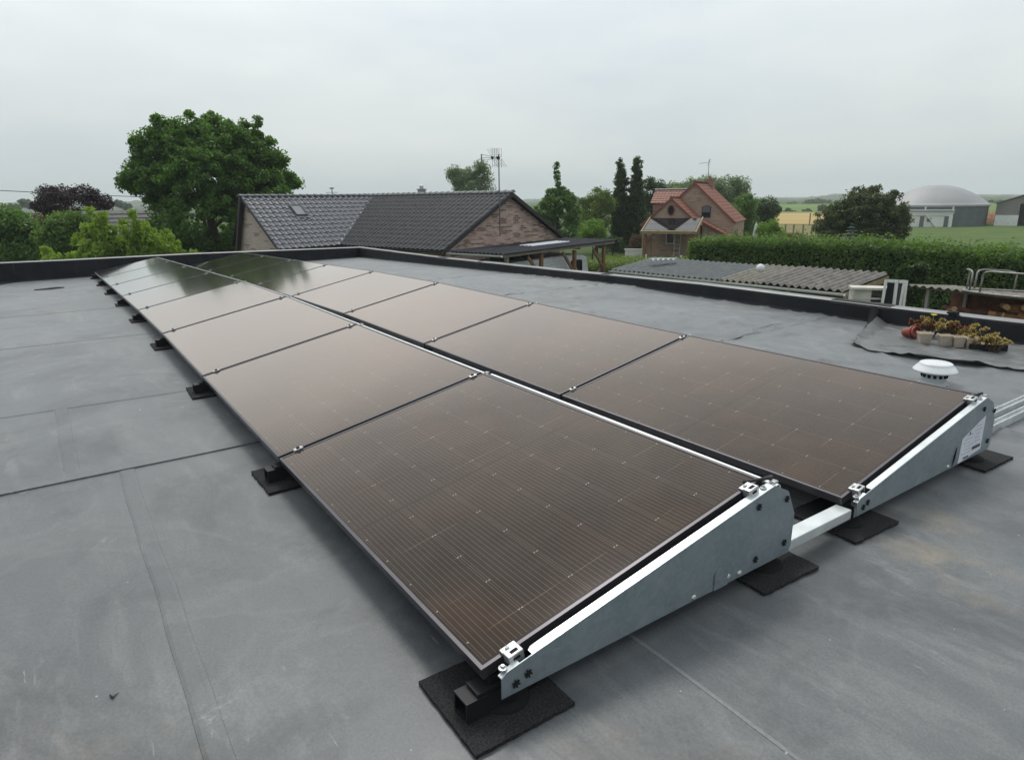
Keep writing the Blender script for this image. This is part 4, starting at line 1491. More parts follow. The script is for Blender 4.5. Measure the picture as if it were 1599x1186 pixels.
# TV aerial on the gable
hm = house.matrix_basis
qa = hm @ Vector((-0.80, -0.16, ZA))
ae = thing('tv_aerial', 'tall television aerial with many rods on a grey mast by the bungalow gable', 'aerial', (qa.x, qa.y, G), 0)
mb = MB()
mast_top = at(768, 241, math.hypot(qa.x - CAMLOC.x, qa.y - CAMLOC.y)).z - G
mb.tube([(0, 0, ZA - 1.5), (0, 0, mast_top)], 0.020, 8)
mb.build('mast', 'antenna_metal', ae)
rightv = Vector((math.cos(YAW), -math.sin(YAW), 0))
dv = -(rightv * 0.92 + Vector((math.sin(YAW), math.cos(YAW), 0)) * 0.38).normalized()
pv = Vector((-dv.y, dv.x, 0))
top = Vector((0, 0, mast_top - 0.12))
mb = MB()
for k_ in (-1, 0, 1):
    mb.tube([tuple(top - dv * 0.02), tuple(top + dv * 0.62 + Vector((0, 0, 0.10 * k_)))], 0.008, 6)
mb.box(top + dv * 0.64, (0.03, 0.03, 0.24))
mb.build('boom', 'antenna_metal', ae)
mb = MB()
for i_ in range(5):
    s_ = -0.05 + 0.085 * i_
    for sg in (-1, 1):
        b0 = top + dv * (s_ - 0.05) + Vector((0, 0, 0.03 * sg))
        mb.tube([tuple(b0 - pv * 0.25 + Vector((0, 0, 0.28 * sg)) + dv * 0.1 * (1 if sg > 0 else -1)), tuple(b0)], 0.006, 5)
        mb.tube([tuple(b0 + pv * 0.25 + Vector((0, 0, 0.28 * sg)) + dv * 0.1 * (1 if sg > 0 else -1)), tuple(b0)], 0.006, 5)
for k_ in (-0.26, 0.27):
    mb.tube([tuple(top + dv * 0.02 + pv * 0.2 + Vector((0, 0, k_))), tuple(top + dv * 0.32 + pv * 0.2 + Vector((0, 0, k_)))], 0.006, 5)
mb.build('rods', 'antenna_metal', ae)
mb = MB()
mb.rbox(top + dv * 0.02, (0.09, 0.09, 0.10), 0.01)
mb.rbox(top + dv * 0.24, (0.07, 0.07, 0.08), 0.01)
mb.build('bracket', 'black_plastic', ae)
qa = hm @ Vector((-1.7, YV + 0.6, ZA - 0.4))
ae2 = thing('tv_aerial', 'small distant aerial just showing over the middle of the dark ridge', 'aerial', (qa.x, qa.y, qa.z), 0)
mb = MB()
mb.tube([(0, 0, 0), (0, 0, 0.72)], 0.018, 6)
mb.build('mast', 'antenna_metal', ae2)
mb = MB()
mb.tube([tuple(rightv * -0.26 + Vector((0, 0, 0.55))), tuple(rightv * 0.24 + Vector((0, 0, 0.55)))], 0.010, 5)
for i_ in range(7):
    c_ = rightv * (-0.24 + 0.08 * i_) + Vector((0, 0, 0.55))
    mb.tube([tuple(c_ - Vector((0.09, 0.13, 0))), tuple(c_ + Vector((0.09, 0.13, 0)))], 0.006, 4)
mb.box((0, 0, 0.72), (0.16, 0.10, 0.05))
mb.build('rods', 'antenna_metal', ae2)


# ---------------------------------------------------------------- carport with its motorhome
def corr_sheet(P, along, up, L, S, wave=0.076, amp=0.018, t=0.0, seg=6):
    """corrugated sheet: waves run along 'up'"""
    along, up, P = Vector(along), Vector(up), Vector(P)
    n_ = along.cross(up).normalized()
    if n_.z < 0:
        n_ = -n_
    nw = max(1, round(L / wave))
    m = MB()
    vs = []
    N_ = nw * seg
    for s in (0, S):
        for i in range(N_ + 1):
            vs.append(P + along * (L * i / N_) + up * s + n_ * amp * math.sin(2 * math.pi * i / seg))
    k = N_ + 1
    m.add(vs, [(i, i + 1, k + i + 1, k + i) for i in range(N_)])
    return m


F = Vector((10.9, 15.95, -0.36))
cp = thing('carport', 'open timber carport with a dark corrugated roof and one clear sheet, beside the brick gable', 'carport', (F.x, F.y, G), math.radians(15))
CH_ = F.z - G
rise = 0.085
Lc, Dc = 6.56, 2.33
cu = Vector((Lc, 0, rise)).normalized()
mb = corr_sheet((-0.08, Dc, CH_ + 0.02), Vector((0, -1, 0)), cu, Dc + 0.1, Lc + 0.12, 0.177, 0.026)
mb.build('roof', 'corrugated_dark', cp, smooth=True, fixn=False)
mb = corr_sheet((2.7, 1.62, CH_ + 0.028 + rise * 2.7 / Lc), Vector((0, -1, 0)), cu, 0.70, 2.3, 0.177, 0.028)
mb.build('clear_sheet', 'corrugated_clear', cp, smooth=True, fixn=False)
mb = MB()
mb.bar((0, 0.03, CH_ - 0.06), (Lc, 0.03, CH_ - 0.06 + rise), 0.05, 0.09)
mb.bar((0, Dc - 0.05, CH_ - 0.09), (Lc, Dc - 0.05, CH_ - 0.09 + rise), 0.05, 0.14)
for xx in (0.9, 2.6, 4.3, 6.0):
    mb.bar((xx, 0.06, CH_ - 0.06), (xx, Dc - 0.08, CH_ - 0.06), 0.05, 0.10)
mb.build('beams', 'timber_grey', cp)
for xx, br_ in ((0.28, 0), (2.06, -1), (4.0, -1), (5.93, -1)):
    mb = MB()
    mb.box((xx, 0.10, (CH_ - 0.12) / 2), (0.12, 0.10, CH_ - 0.12))
    po = mb.build('post', 'timber_brown' if xx > 1 else 'timber_grey', cp)
    if br_:
        mb = MB()
        mb.bar((xx - 0.05, 0.10, CH_ - 0.85), (xx - 0.72, 0.10, CH_ - 0.16), 0.06, 0.09)
        mb.build('brace', 'timber_brown', po)
mb = MB()
mb.bar((5.87, 0.17, CH_ - 0.85), (4.25, 0.17, CH_ - 2.35), 0.05, 0.10)
mb.bar((4.06, 0.17, CH_ - 0.60), (5.0, 0.17, CH_ - 2.0), 0.05, 0.10)
mb.build('brace', 'timber_grey', cp)
gutter((-0.12, Dc, CH_ - 0.03), (-0.12, -0.05, CH_ - 0.03), 0.055).build('gutter', 'gutter_zinc', cp)

mh = thing('motorhome', 'white motorhome with a rounded rear and dark window parked under the carport', 'motorhome', (F.x, F.y, G), math.radians(15))
mb = MB()
y0_, y1_ = 0.45, 2.15
sec = [(0.9, 0.5), (0.9, 2.26), (1.0, 2.40), (3.9, 2.44), (5.0, 2.40), (5.35, 2.28), (5.5, 1.75), (5.52, 0.9), (5.45, 0.5)]
mb.prism([(a, y0_, c) for a, c in sec], (0, y1_ - y0_, 0))
bd = mb.build('body', 'white_vent_paint', mh)
bv = bd.modifiers.new('bevel', 'BEVEL')
bv.width = 0.09
bv.segments = 3
mb = MB()
mb.prism([(4.28, y0_ - 0.006, 1.66), (4.28, y0_ - 0.006, 2.18), (4.36, y0_ - 0.006, 2.23), (4.95, y0_ - 0.006, 2.21), (5.02, y0_ - 0.006, 2.15), (5.02, y0_ - 0.006, 1.69), (4.95, y0_ - 0.006, 1.62), (4.36, y0_ - 0.006, 1.61)], (0, 0.01, 0))
mb.build('window', 'dark_glass', mh)
mb = MB()
mb.prism([(2.15, y0_ - 0.006, 1.55), (2.15, y0_ - 0.006, 2.0), (3.2, y0_ - 0.006, 2.0), (3.2, y0_ - 0.006, 1.55)], (0, 0.01, 0))
mb.build('window', 'dark_glass', mh)
mb = MB()
for zz in (2.24, 2.15, 1.40):
    mb.box((2.6, y0_ - 0.003, zz), (3.2, 0.006, 0.018))
mb.box((3.95, y0_ - 0.003, 1.75), (0.018, 0.006, 0.74))
mb.build('trim', 'vent_grey', mh)
mb = MB()
for xx in (1.2, 1.9, 2.6):
    mb.box((xx, 1.2, 2.47), (0.42, 0.5, 0.11))
mb.bar((0.95, 0.55, 2.40), (3.1, 0.55, 2.42), 0.03)
mb.bar((0.95, 1.9, 2.40), (3.1, 1.9, 2.42), 0.03)
for xx in (1.0, 1.6, 2.2, 2.9):
    mb.box((xx, 0.55, 2.34), (0.03, 0.03, 0.12))
mb.build('roof_rack', 'black_plastic', mh)
for xx in (1.75, 4.5):
    for yy in (0.56, 2.04):
        mb = MB()
        mb.tube([(xx, yy - 0.1, 0.33), (xx, yy + 0.1, 0.33)], 0.33, 20)
        mb.build('wheel', 'black_plastic', mh)

# ---------------------------------------------------------------- long low shed
SA, SB_ = Vector((15.98, 16.45, -1.2)), Vector((16.52, 8.08, -1.2))
BA, BB = Vector((18.3, 16.6, -0.93)), Vector((18.9, 8.15, -0.93))
sh = thing('long_shed', 'long low shed with a patched corrugated roof and white gutter beyond the parapet', 'shed', (SA.x, SA.y, G))
off = Vector((SA.x, SA.y, G))
mid1, mid2 = 0.555, 0.70


def lerp(a, b, t):
    return a + (b - a) * t


def shed_sheet(t0, t1, dz=0.0):
    m = MB()
    L = (SB_ - SA).length * (t1 - t0)
    nw = max(1, round(L / 0.215))
    N_ = nw * 6
    vs = []
    for s in (-0.03, 0.5, 1.02):
        for i in range(N_ + 1):
            t = t0 + (t1 - t0) * i / N_
            p = lerp(lerp(SA, SB_, t), lerp(BA, BB, t), s) - off
            p.z += 0.042 * math.sin(2 * math.pi * i / 6) + dz + 0.012 * mnoise.noise(Vector((t * 9, s * 2, 4)))
            vs.append(p)
    k = N_ + 1
    m.add(vs, [(j * k + i, j * k + i + 1, (j + 1) * k + i + 1, (j + 1) * k + i) for j in range(2) for i in range(N_)])
    return m


shed_sheet(0.0, mid1).build('roof_sheets', 'corrugated_green', sh, smooth=True, fixn=False)
shed_sheet(mid1 - 0.01, mid2, 0.03).build('roof_sheets', 'corrugated_moss', sh, smooth=True, fixn=False)
shed_sheet(mid2 - 0.01, 1.0, 0.045).build('roof_sheets', 'corrugated_grey', sh, smooth=True, fixn=False)
sdirv = (SB_ - SA).normalized()
sn = Vector((-sdirv.y, sdirv.x, 0))
gutter(SA - off - sn * -0.0 + Vector((-0.07, 0.05, -0.035)), SB_ - off + Vector((-0.07, -0.02, -0.035)), 0.075).build('gutter', 'white_paint', sh)
mb = MB()
p0, p1 = SA - off + Vector((0.18, 0, 0)), SB_ - off + Vector((0.18, 0, 0))
zt_ = 1.78
a_, b_ = lerp(p0, p1, 0.0), lerp(p0, p1, 0.52)
mb.bar((a_.x, a_.y, zt_ / 2), (b_.x, b_.y, zt_ / 2), 0.08, zt_)
a_, b_ = lerp(p0, p1, 0.80), lerp(p0, p1, 0.99)
mb.bar((a_.x, a_.y, zt_ / 2), (b_.x, b_.y, zt_ / 2), 0.08, zt_)
bq0, bq1 = BA - off, BB - off
mb.bar((bq0.x - 0.15, bq0.y, 1.0), (bq1.x - 0.15, bq1.y, 1.0), 0.08, 2.0)
mb.bar((p0.x, p0.y + 0.0, 0.95), (bq0.x, bq0.y, 0.95), 0.08, 1.9)
mb.build('wall', 'shed_wall', sh)
for t_ in (0.535, 0.60, 0.68, 0.74, 0.80, 0.995):
    c_ = lerp(p0, p1, t_)
    mb = MB()
    mb.box((c_.x - 0.02, c_.y, 0.9), (0.14, 0.14, 1.8))
    mb.build('post', 'render_wall', sh)
mb = MB()
e0, e1 = SB_ - off, BB - off
mb.bar((e0.x, e0.y + 0.02, 1.80), (e1.x, e1.y + 0.02, 2.06), 0.05, 0.16)
mb.build('end_board', 'timber_pale', sh)
mb = MB()
for q in range(9):
    t_ = 0.18 + q * 0.075
    c_ = lerp(e0, e1, t_)
    mb.bar((c_.x, c_.y + 0.25 + 0.1 * (q % 2), 1.45 + 0.04 * q), (c_.x + 0.3, c_.y + 0.9, 1.5 + 0.04 * q), 0.09, 0.10)
mb.build('stored_planks', 'timber_pale', sh)
# white ball float on the ridge, and a clear roof piece
p_ = at(1188, 412, 21.4)
o = MB().lathe([(0.0, -0.13), (0.07, -0.11), (0.12, -0.05), (0.13, 0.0), (0.12, 0.05), (0.07, 0.11), (0.02, 0.13), (0.0, 0.13)], 18).build('white_ball', 'white_paint', smooth=True)
o.location = (p_.x, p_.y, -0.98 + 0.17)
tag(o, 'white round ball sitting on the back edge of the shed roof', 'ball')
p_ = at(1036, 404, 24.4)
o = thing('plastic_cap_sheet', 'short pale corrugated cap piece on the far end of the shed roof', 'roof piece', (p_.x, p_.y, -0.98 + 0.10), math.radians(-35))
mb = MB()
for q in range(5):
    mb.tube([(-0.36 + q * 0.18, -0.15, 0.0), (-0.36 + q * 0.18, 0.15, 0.02)], 0.055, 8)
mb.box((0, 0.12, 0.055), (1.0, 0.14, 0.03))
mb.build('sheet', 'corrugated_clear', o)

# white cabinet and window frames leaning at the shed end
p_ = at(1362, 452, 17.6)
cb = thing('white_cabinet', 'old white wooden cabinet with dark open shelves at the shed end', 'cabinet', (p_.x, p_.y, at(1362, 448, 17.6).z - 0.55), math.radians(-52))
mb = MB()
for c_, s_ in (((-0.42, 0, 0.26), (0.05, 0.42, 0.52)), ((0.42, 0, 0.26), (0.05, 0.42, 0.52)), ((0, 0, 0.53), (0.95, 0.46, 0.05)), ((0, 0, 0.0), (0.79, 0.42, 0.05)), ((0, 0, 0.30), (0.79, 0.36, 0.035)), ((0, 0.2, 0.26), (0.79, 0.02, 0.48)), ((-0.22, -0.15, 0.26), (0.36, 0.04, 0.48)), ((0.20, -0.20, 0.12), (0.38, 0.03, 0.20))):
    mb.box(c_, s_)
mb.build('carcass', 'aged_white', cb)
mb = MB()
mb.box((0.0, 0.0, -0.70), (0.8, 0.38, 1.34))
mb.build('base', 'shed_wall', cb)
for u, wd, lb, tilt_ in ((1393, 0.36, 'white framed window sash leaning at the shed end beside the cabinet', 0.04), (1406.5, 0.20, 'narrow white framed window sash leaning at the shed end, beside the hedge', 0.02)):
    p_ = at(u, 455, 17.3)
    w_ = thing('window_sash', lb, 'window', (p_.x, p_.y, at(1390, 437, 17.3).z - 1.02), (math.radians(-5), tilt_, math.radians(-58 if u < 1395 else -44)), 'window sashes leaning at the shed')
    mb = MB()
    h_ = 1.02
    for c_, s_ in (((-wd / 2, 0, h_ / 2), (0.055, 0.06, h_)), ((wd / 2, 0, h_ / 2), (0.055, 0.06, h_)), ((0, 0, h_ - 0.03), (wd - 0.08, 0.06, 0.07)), ((0, 0, 0.05), (wd - 0.08, 0.06, 0.08))):
        mb.box(c_, s_)
    mb.build('frame', 'white_paint', w_)
    mb = MB()
    mb.box((0, 0.0, h_ / 2), (wd - 0.08, 0.012, h_ - 0.12))
    mb.build('pane', 'dark_glass', w_)
mb = MB()
mb.box((0, 0, 0.62), (1.6, 0.6, 1.24))
o = mb.build('stacked_blocks', 'shed_wall')
p_ = at(1396, 470, 17.7)
o.location = (p_.x, p_.y, G)
o.rotation_euler = (0, 0, math.radians(-52))
tag(o, 'dark low plinth of blocks under the leaning windows at the shed end', 'plinth')

# ---------------------------------------------------------------- firewood store with hoop frame on top
fsx = thing('firewood_store', 'low open firewood store under a mossy corrugated roof behind the plant pots', 'wood store', (15.3, 4.0, G + 0.27), math.radians(-6))
mb = corr_sheet((-0.25, 2.0, 2.12), Vector((0, -1, 0)), Vector((1, 0, -0.085)).normalized(), 5.4, 2.0, 0.177, 0.024)
mb.build('roof', 'corrugated_moss', fsx, smooth=True, fixn=False)
for yy in (1.62, -3.0):
    for xx in (0.0, 1.6):
        mb = MB()
        mb.box((xx, yy, (2.04 - 0.09 * xx - 0.27) / 2), (0.07, 0.07, 2.04 - 0.09 * xx + 0.27))
        mb.build('post', 'render_wall', fsx)
mb = MB()
mb.bar((0.0, 1.9, 2.055), (0.0, -3.3, 2.055), 0.05, 0.05)
mb.build('beam', 'timber_grey', fsx)
mb = MB()
mb.bar((1.6, 1.9, 1.88), (1.6, -3.3, 1.88), 0.06, 0.10)
mb.build('beam', 'timber_grey', fsx)
mb = MB()
mb.box((1.70, -0.7, 0.80), (0.06, 5.4, 2.1))
mb.build('back_board', 'log_dark', fsx)
mb = MB()
mb.box((0.85, -0.7, 0.27), (1.5, 4.9, 1.06))
mb.build('plank_stack', 'timber_brown', fsx)
# logs: individual, thrown in a heap
logm = []
for q in range(4):
    m = MB()
    rnd = random.Random(q)
    L = 0.42
    k = 7
    rr = [0.075 * rnd.uniform(0.8, 1.2) for _ in range(k)]
    if q % 2:
        rr = [0.085 if a < 4 else 0.03 for a in range(k)]
    vs = [(rr[a] * math.cos(a * 6.283 / k), y, rr[a] * math.sin(a * 6.283 / k)) for y in (-L / 2, L / 2) for a in range(k)]
    m.add(vs, [(a, (a + 1) % k, k + (a + 1) % k, k + a) for a in range(k)], 0)
    m.add(vs, [tuple(range(k)), tuple(range(2 * k - 1, k - 1, -1))], 1)
    o = m.build('firewood_log', ['log_wood' if q < 3 else 'log_dark', 'log_end' if q < 3 else 'log_dark'])
    logm.append(o)
rnd = random.Random(5)
usedl = set()
MW = fsx.matrix_basis
cnt = 0
for row in range(6):
    for col in range(19):
        yy = 1.35 - col * 0.235 + rnd.uniform(-.07, .07)
        hmax = 1.72 + 0.28 * max(0.0, min(1.0, (0.75 - yy) / 1.2)) + 0.05 * rnd.uniform(-1, 1)
        zz = 0.92 + row * 0.175 + rnd.uniform(-.03, .03)
        if zz > hmax:
            continue
        xx = 0.02 + 0.05 * row + rnd.uniform(-.08, .12)
        dark = yy > 0.25
        q = 3 if (dark and rnd.random() < 0.75) else rnd.randrange(3)
        o = logm[q] if q not in usedl else logm[q].copy()
        if q in usedl:
            COL.objects.link(o)
        usedl.add(q)
        p = MW @ Vector((xx, yy, zz))
        o.location = p
        o.rotation_euler = (rnd.uniform(-.6, .6), rnd.uniform(0, 6.28), math.radians(70) + rnd.uniform(-1.5, 1.1))
        o.scale = (rnd.uniform(.7, 1.1), rnd.uniform(.8, 1.1), rnd.uniform(.7, 1.1))
        tag(o, 'split firewood log in the heap under the low mossy roof', 'firewood log', 'split logs heaped in the firewood store')
        cnt += 1
# galvanised hoop frame (ring with hoops) lying on that roof
ctr = at(1600, 468, 16.7)
cx, cy = ctr.x + 0.35, ctr.y - 0.35
hf = thing('hoop_frame', 'round galvanised tube frame with rounded hoops resting on the firewood store roof', 'metal frame', (cx, cy, -0.72), (0, math.radians(4.5), 0))
mb = MB()
Rr = 1.5
mb.tube([(Rr * math.cos(a * math.pi / 24), Rr * math.sin(a * math.pi / 24), 0) for a in range(49)], 0.024, 8, cap=False)
mb.build('ring', 'galvanised_tube', hf, smooth=True)
for j in range(7):
    a0 = j * 2 * math.pi / 7 + 2.55
    a1 = a0 + 0.66
    pts = []
    H_ = 0.42
    for t_ in [0, 0.6, 0.85]:
        pts.append((Rr * math.cos(a0), Rr * math.sin(a0), H_ * t_))
    for t_ in [0.06, 0.2, 0.5, 0.8, 0.94]:
        a = a0 + (a1 - a0) * t_
        pts.append((Rr * math.cos(a), Rr * math.sin(a), H_ * (0.97 if t_ in (0.06, 0.94) else 1.02)))
    for t_ in [0.85, 0.6, 0]:
        pts.append((Rr * math.cos(a1), Rr * math.sin(a1), H_ * t_))
    mb = MB()
    mb.tube(pts, 0.018, 8)
    mb.build('hoop', 'galvanised_tube', hf, smooth=True)

# ---------------------------------------------------------------- red roofed brick house
A2 = at(1085, 284.5, 50)
rh = thing('red_roofed_house', 'brick house with steep red tiled roofs, oval window and a timber porch with solar panels', 'house', (A2.x, A2.y, G), math.radians(-60))
ZR, ZEv, HWm, LR = A2.z - G, 2.67, 2.95, 6.3


def gable_pts(hw, ze, zr, y, inset=0.12, dz=0.08):
    s = (zr - ze) / hw
    return [(-hw + inset, y, 0), (hw - inset, y, 0), (hw - inset, y, ze + s * inset - dz), (0, y, zr - dz), (-hw + inset, y, ze + s * inset - dz)]


mb = MB()
mb.prism(gable_pts(HWm, ZEv, ZR, 0.0), (0, 0.25, 0))
mb.build('gable_wall', 'brick_grey', rh)
mb = MB()
mb.box((HWm - 0.24, LR / 2 + 0.1, ZEv / 2), (0.24, LR - 0.35, ZEv))
mb.box((-HWm + 0.24, LR / 2 + 0.1, ZEv / 2), (0.24, LR - 0.35, ZEv))
mb.prism(gable_pts(HWm, ZEv, ZR, LR - 0.2), (0, 0.2, 0))
mb.build('wall', 'brick_grey', rh)
S2 = math.hypot(HWm, ZR - ZEv)
tile_slope((HWm, -0.08, ZEv), (0, 1, 0), Vector((-HWm, 0, ZR - ZEv)), LR, S2, 0.25, 0.33, 0.02, 0.03).build('roof', 'red_tile', rh, fixn=False)
tile_slope((-HWm, -0.08, ZEv), (0, 1, 0), Vector((HWm, 0, ZR - ZEv)), LR, S2, 0.25, 0.33, 0.02, 0.03).build('roof', 'red_tile', rh, fixn=False)
ridge_caps((0, -0.1, ZR + 0.03), (0, LR, ZR + 0.03), 0.11).build('ridge', 'red_verge', rh)
mb = MB()
for sx in (-1, 1):
    mb.prism([(0, -0.12, ZR + 0.05), (sx * HWm, -0.12, ZEv + 0.02), (sx * HWm, -0.12, ZEv - 0.16), (0, -0.12, ZR - 0.12)], (0, 0.05, 0))
mb.build('verge', 'red_verge', rh)
# left wing
mb = MB()
mb.box((-2.35, 2.6, 1.95), (1.7, 2.6, 3.9))
mb.build('wall', 'brick_red', rh)
WZ = 4.95
tile_slope((-3.35, 1.05, 4.0), (1, 0, 0), Vector((0, 1.55, WZ - 4.0)), 2.9, math.hypot(1.55, WZ - 4.0), 0.25, 0.30, 0.02, 0.03).build('roof', 'red_tile', rh, fixn=False)
mb = MB()
mb.prism([(-3.35, 2.6, WZ), (-0.4, 2.6, WZ), (-0.4, 4.15, 4.0), (-3.35, 4.15, 4.0)], (0, 0, 0.04))
mb.build('roof', 'red_tile', rh)
ridge_caps((-3.38, 2.6, WZ + 0.03), (-0.4, 2.6, WZ + 0.03), 0.10).build('ridge', 'ridge_tile_light', rh)
# front annex with the oval window
AX, AZ, AE, AH = -1.05, 4.36, 2.55, 2.05
mb = MB()
mb.prism([(x_ + AX, y_, z_) for x_, y_, z_ in gable_pts(AH, AE, AZ, -2.5)], (0, 0.2, 0))
mb.build('gable_wall', 'brick_grey', rh)
mb = MB()
mb.box((AX - AH + 0.22, -1.2, AE / 2), (0.2, 2.2, AE))
mb.box((AX + AH - 0.22, -1.2, AE / 2), (0.2, 2.2, AE))
mb.build('wall', 'brick_red', rh)
S3 = math.hypot(AH, AZ - AE)
tile_slope((AX + AH, -2.58, AE), (0, 1, 0), Vector((-AH, 0, AZ - AE)), 2.56, S3, 0.25, 0.30, 0.02, 0.03).build('roof', 'red_tile', rh, fixn=False)
tile_slope((AX - AH, -2.58, AE), (0, 1, 0), Vector((AH, 0, AZ - AE)), 2.56, S3, 0.25, 0.30, 0.02, 0.03).build('roof', 'red_tile', rh, fixn=False)
ridge_caps((AX, -2.6, AZ + 0.02), (AX, 0, AZ + 0.02), 0.10).build('ridge', 'red_verge', rh)
mb = MB()
for sx in (-1, 1):
    mb.prism([(AX, -2.62, AZ + 0.04), (AX + sx * AH, -2.62, AE + 0.02), (AX + sx * AH, -2.62, AE - 0.14), (AX, -2.62, AZ - 0.12)], (0, 0.05, 0))
mb.build('verge', 'red_verge', rh)
# oval window
mb = MB()
ov = [(AX + 0.02 + 0.255 * math.cos(t), -2.56, 3.56 + 0.36 * math.sin(t)) for t in [2 * math.pi * i / 24 for i in range(24)]]
mb.prism(ov, (0, 0.07, 0))
ow = mb.build('oval_window', 'red_verge', rh)
mb = MB()
mb.prism([(AX + 0.02 + 0.185 * math.cos(t), -2.575, 3.56 + 0.29 * math.sin(t)) for t in [2 * math.pi * i / 24 for i in range(24)]], (0, 0.05, 0))
mb.build('pane', 'dark_glass', ow)
# arched window of the main gable
mb = MB()
aw = [(0.60, -0.03, 3.00), (1.22, -0.03, 3.00), (1.22, -0.03, 3.72)] + [(0.91 + 0.31 * math.cos(t), -0.03, 3.72 + 0.09 * math.sin(t)) for t in [math.pi * i / 8 for i in range(1, 8)]] + [(0.60, -0.03, 3.72)]
mb.prism(aw, (0, 0.06, 0))
awf = mb.build('arched_window', 'dark_fascia', rh)
mb = MB()
mb.box((0.91, -0.045, 3.18), (0.50, 0.02, 0.28))
mb.build('pane', 'dark_glass', awf)
mb = MB()
mb.box((0.91, -0.045, 3.56), (0.50, 0.02, 0.40))
mb.build('roller_blind', 'tank_cladding', awf)
# lean-to on the right
mb = MB()
mb.prism([(0.98, -1.7, 0), (2.72, -1.7, 0), (2.72, -1.7, 1.72), (0.98, -1.7, 2.62)], (0, 1.65, 0))
mb.build('lean_to_wall', 'brick_grey', rh)
sl_ = Vector((-1.92, 0, 1.0)).normalized()
tile_slope((2.88, -1.85, 1.78), (0, 1, 0), sl_, 1.85, 2.15, 0.25, 0.30, 0.02, 0.03).build('lean_to_roof', 'red_tile', rh, fixn=False)
mb = MB()
mb.prism([(0.98, -1.88, 2.80), (2.88, -1.88, 1.81), (2.88, -1.88, 1.68), (0.98, -1.88, 2.67)], (0, 0.05, 0))
mb.build('verge', 'red_verge', rh)
# porch with solar panels
px0, px1 = -2.42, 1.13
pt, pb_ = Vector((0, -2.63, 3.03)), Vector((0, -5.0, 2.19))
pu = (pt - pb_).normalized()
Rp = Matrix((Vector((1, 0, 0)), pu, Vector((1, 0, 0)).cross(pu))).transposed()
cpt = (pt + pb_) / 2 + Vector(((px0 + px1) / 2, 0, 0))
mb = MB()
mb.box(cpt - Rp @ Vector((0, 0, 0.05)), (px1 - px0, (pt - pb_).length, 0.08), 0, Rp)
mb.build('porch_roof', 'red_verge', rh)
mb = MB()
mb.box(cpt + Rp @ Vector((0, -1.24, 0.0)), (px1 - px0 + 0.1, 0.08, 0.20), 0, Rp)
for sx in (-1, 1):
    mb.box(cpt + Rp @ Vector((sx * (px1 - px0) / 2, 0.05, 0.0)), (0.07, (pt - pb_).length, 0.17), 0, Rp)
mb.build('porch_trim', 'timber_pale', rh)
for i_ in range(2):
    for j_ in range(2):
        mb = MB()
        mb.box(cpt + Rp @ Vector(((i_ - 0.5) * 1.70, (j_ - 0.5) * 1.09 + 0.09, 0.025)), (1.67, 1.06, 0.04), 0, Rp)
        mb.build('porch_panel', 'photovoltaic_glass_far', rh) if 'photovoltaic_glass_far' in MATS else mb.build('porch_panel', 'dark_glass', rh)
for xx in (px0 + 0.22, px1 - 0.18):
    mb = MB()
    mb.box((xx, -4.75, 1.1), (0.16, 0.16, 2.2))
    po = mb.build('porch_post', 'timber_brown', rh)
    mb = MB()
    sg = 1 if xx < 0 else -1
    mb.bar((xx + sg * 0.06, -4.75, 1.55), (xx + sg * 0.62, -4.75, 2.12), 0.10, 0.10)
    mb.build('brace', 'timber_brown', po)
mb = MB()
mb.bar((px0, -4.75, 2.17), (px1, -4.75, 2.17), 0.12, 0.14)
mb.build('porch_beam', 'timber_brown', rh)
mb = MB()
mb.box((-1.05, -2.42, 1.27), (3.8, 0.14, 2.5))
mb.build('porch_wall', 'brick_red', rh)
mb = MB()
mb.box((-2.15, -4.3, 0.95), (0.55, 0.3, 1.9))
mb.build('porch_pier', 'brick_red', rh)
mb = MB()
for c_, s_ in (((-1.26, -2.53, 1.70), (0.06, 0.05, 0.8)), ((-0.74, -2.53, 1.70), (0.06, 0.05, 0.8)), ((-1.0, -2.53, 2.07), (0.46, 0.05, 0.06)), ((-1.0, -2.53, 1.33), (0.46, 0.05, 0.06))):
    mb.box(c_, s_)
wf = mb.build('window', 'white_paint', rh)
mb = MB()
mb.box((-1.0, -2.51, 1.70), (0.46, 0.03, 0.68))
mb.build('pane', 'dark_glass', wf)
mb = MB()
mb.box((1.45, -1.74, 1.35), (0.75, 0.06, 0.9))
wf = mb.build('window', 'white_paint', rh)
mb = MB()
mb.box((1.45, -1.775, 1.35), (0.60, 0.03, 0.74))
mb.build('pane', 'dark_glass', wf)
for yy in (1.0, 2.2):
    mb = MB()
    mb.box((HWm - 0.10, yy, 1.55), (0.06, 0.5, 1.1))
    mb.build('window', 'dark_glass', rh)
mb = MB()
mb.box((0.30, 5.0, ZR - 0.05), (0.50, 0.45, 0.62))
mb.box((0.30, 5.0, ZR + 0.28), (0.58, 0.53, 0.06))
chm = mb.build('chimney', 'brick_red', rh)
MB().lathe([(0.11, 0), (0.08, 0.2), (0, 0.2)], 10, (0.25, 5.0, ZR + 0.30)).build('chimney_pot', 'terracotta', chm)
rhm = rh.matrix_basis
q_ = rhm @ Vector((0.1, 4.9, ZR + 0.3))
ae3 = thing('tv_aerial', 'thin aerial standing on the brick chimney of the red roofed house', 'aerial', q_)
mb = MB()
mb.tube([(0, 0, 0), (0, 0, 1.45)], 0.022, 6)
mb.build('mast', 'antenna_metal', ae3)
mb = MB()
mb.tube([tuple(rightv * -0.75 + Vector((0, 0, 1.15))), tuple(rightv * 0.1 + Vector((0, 0, 1.25)))], 0.014, 5)
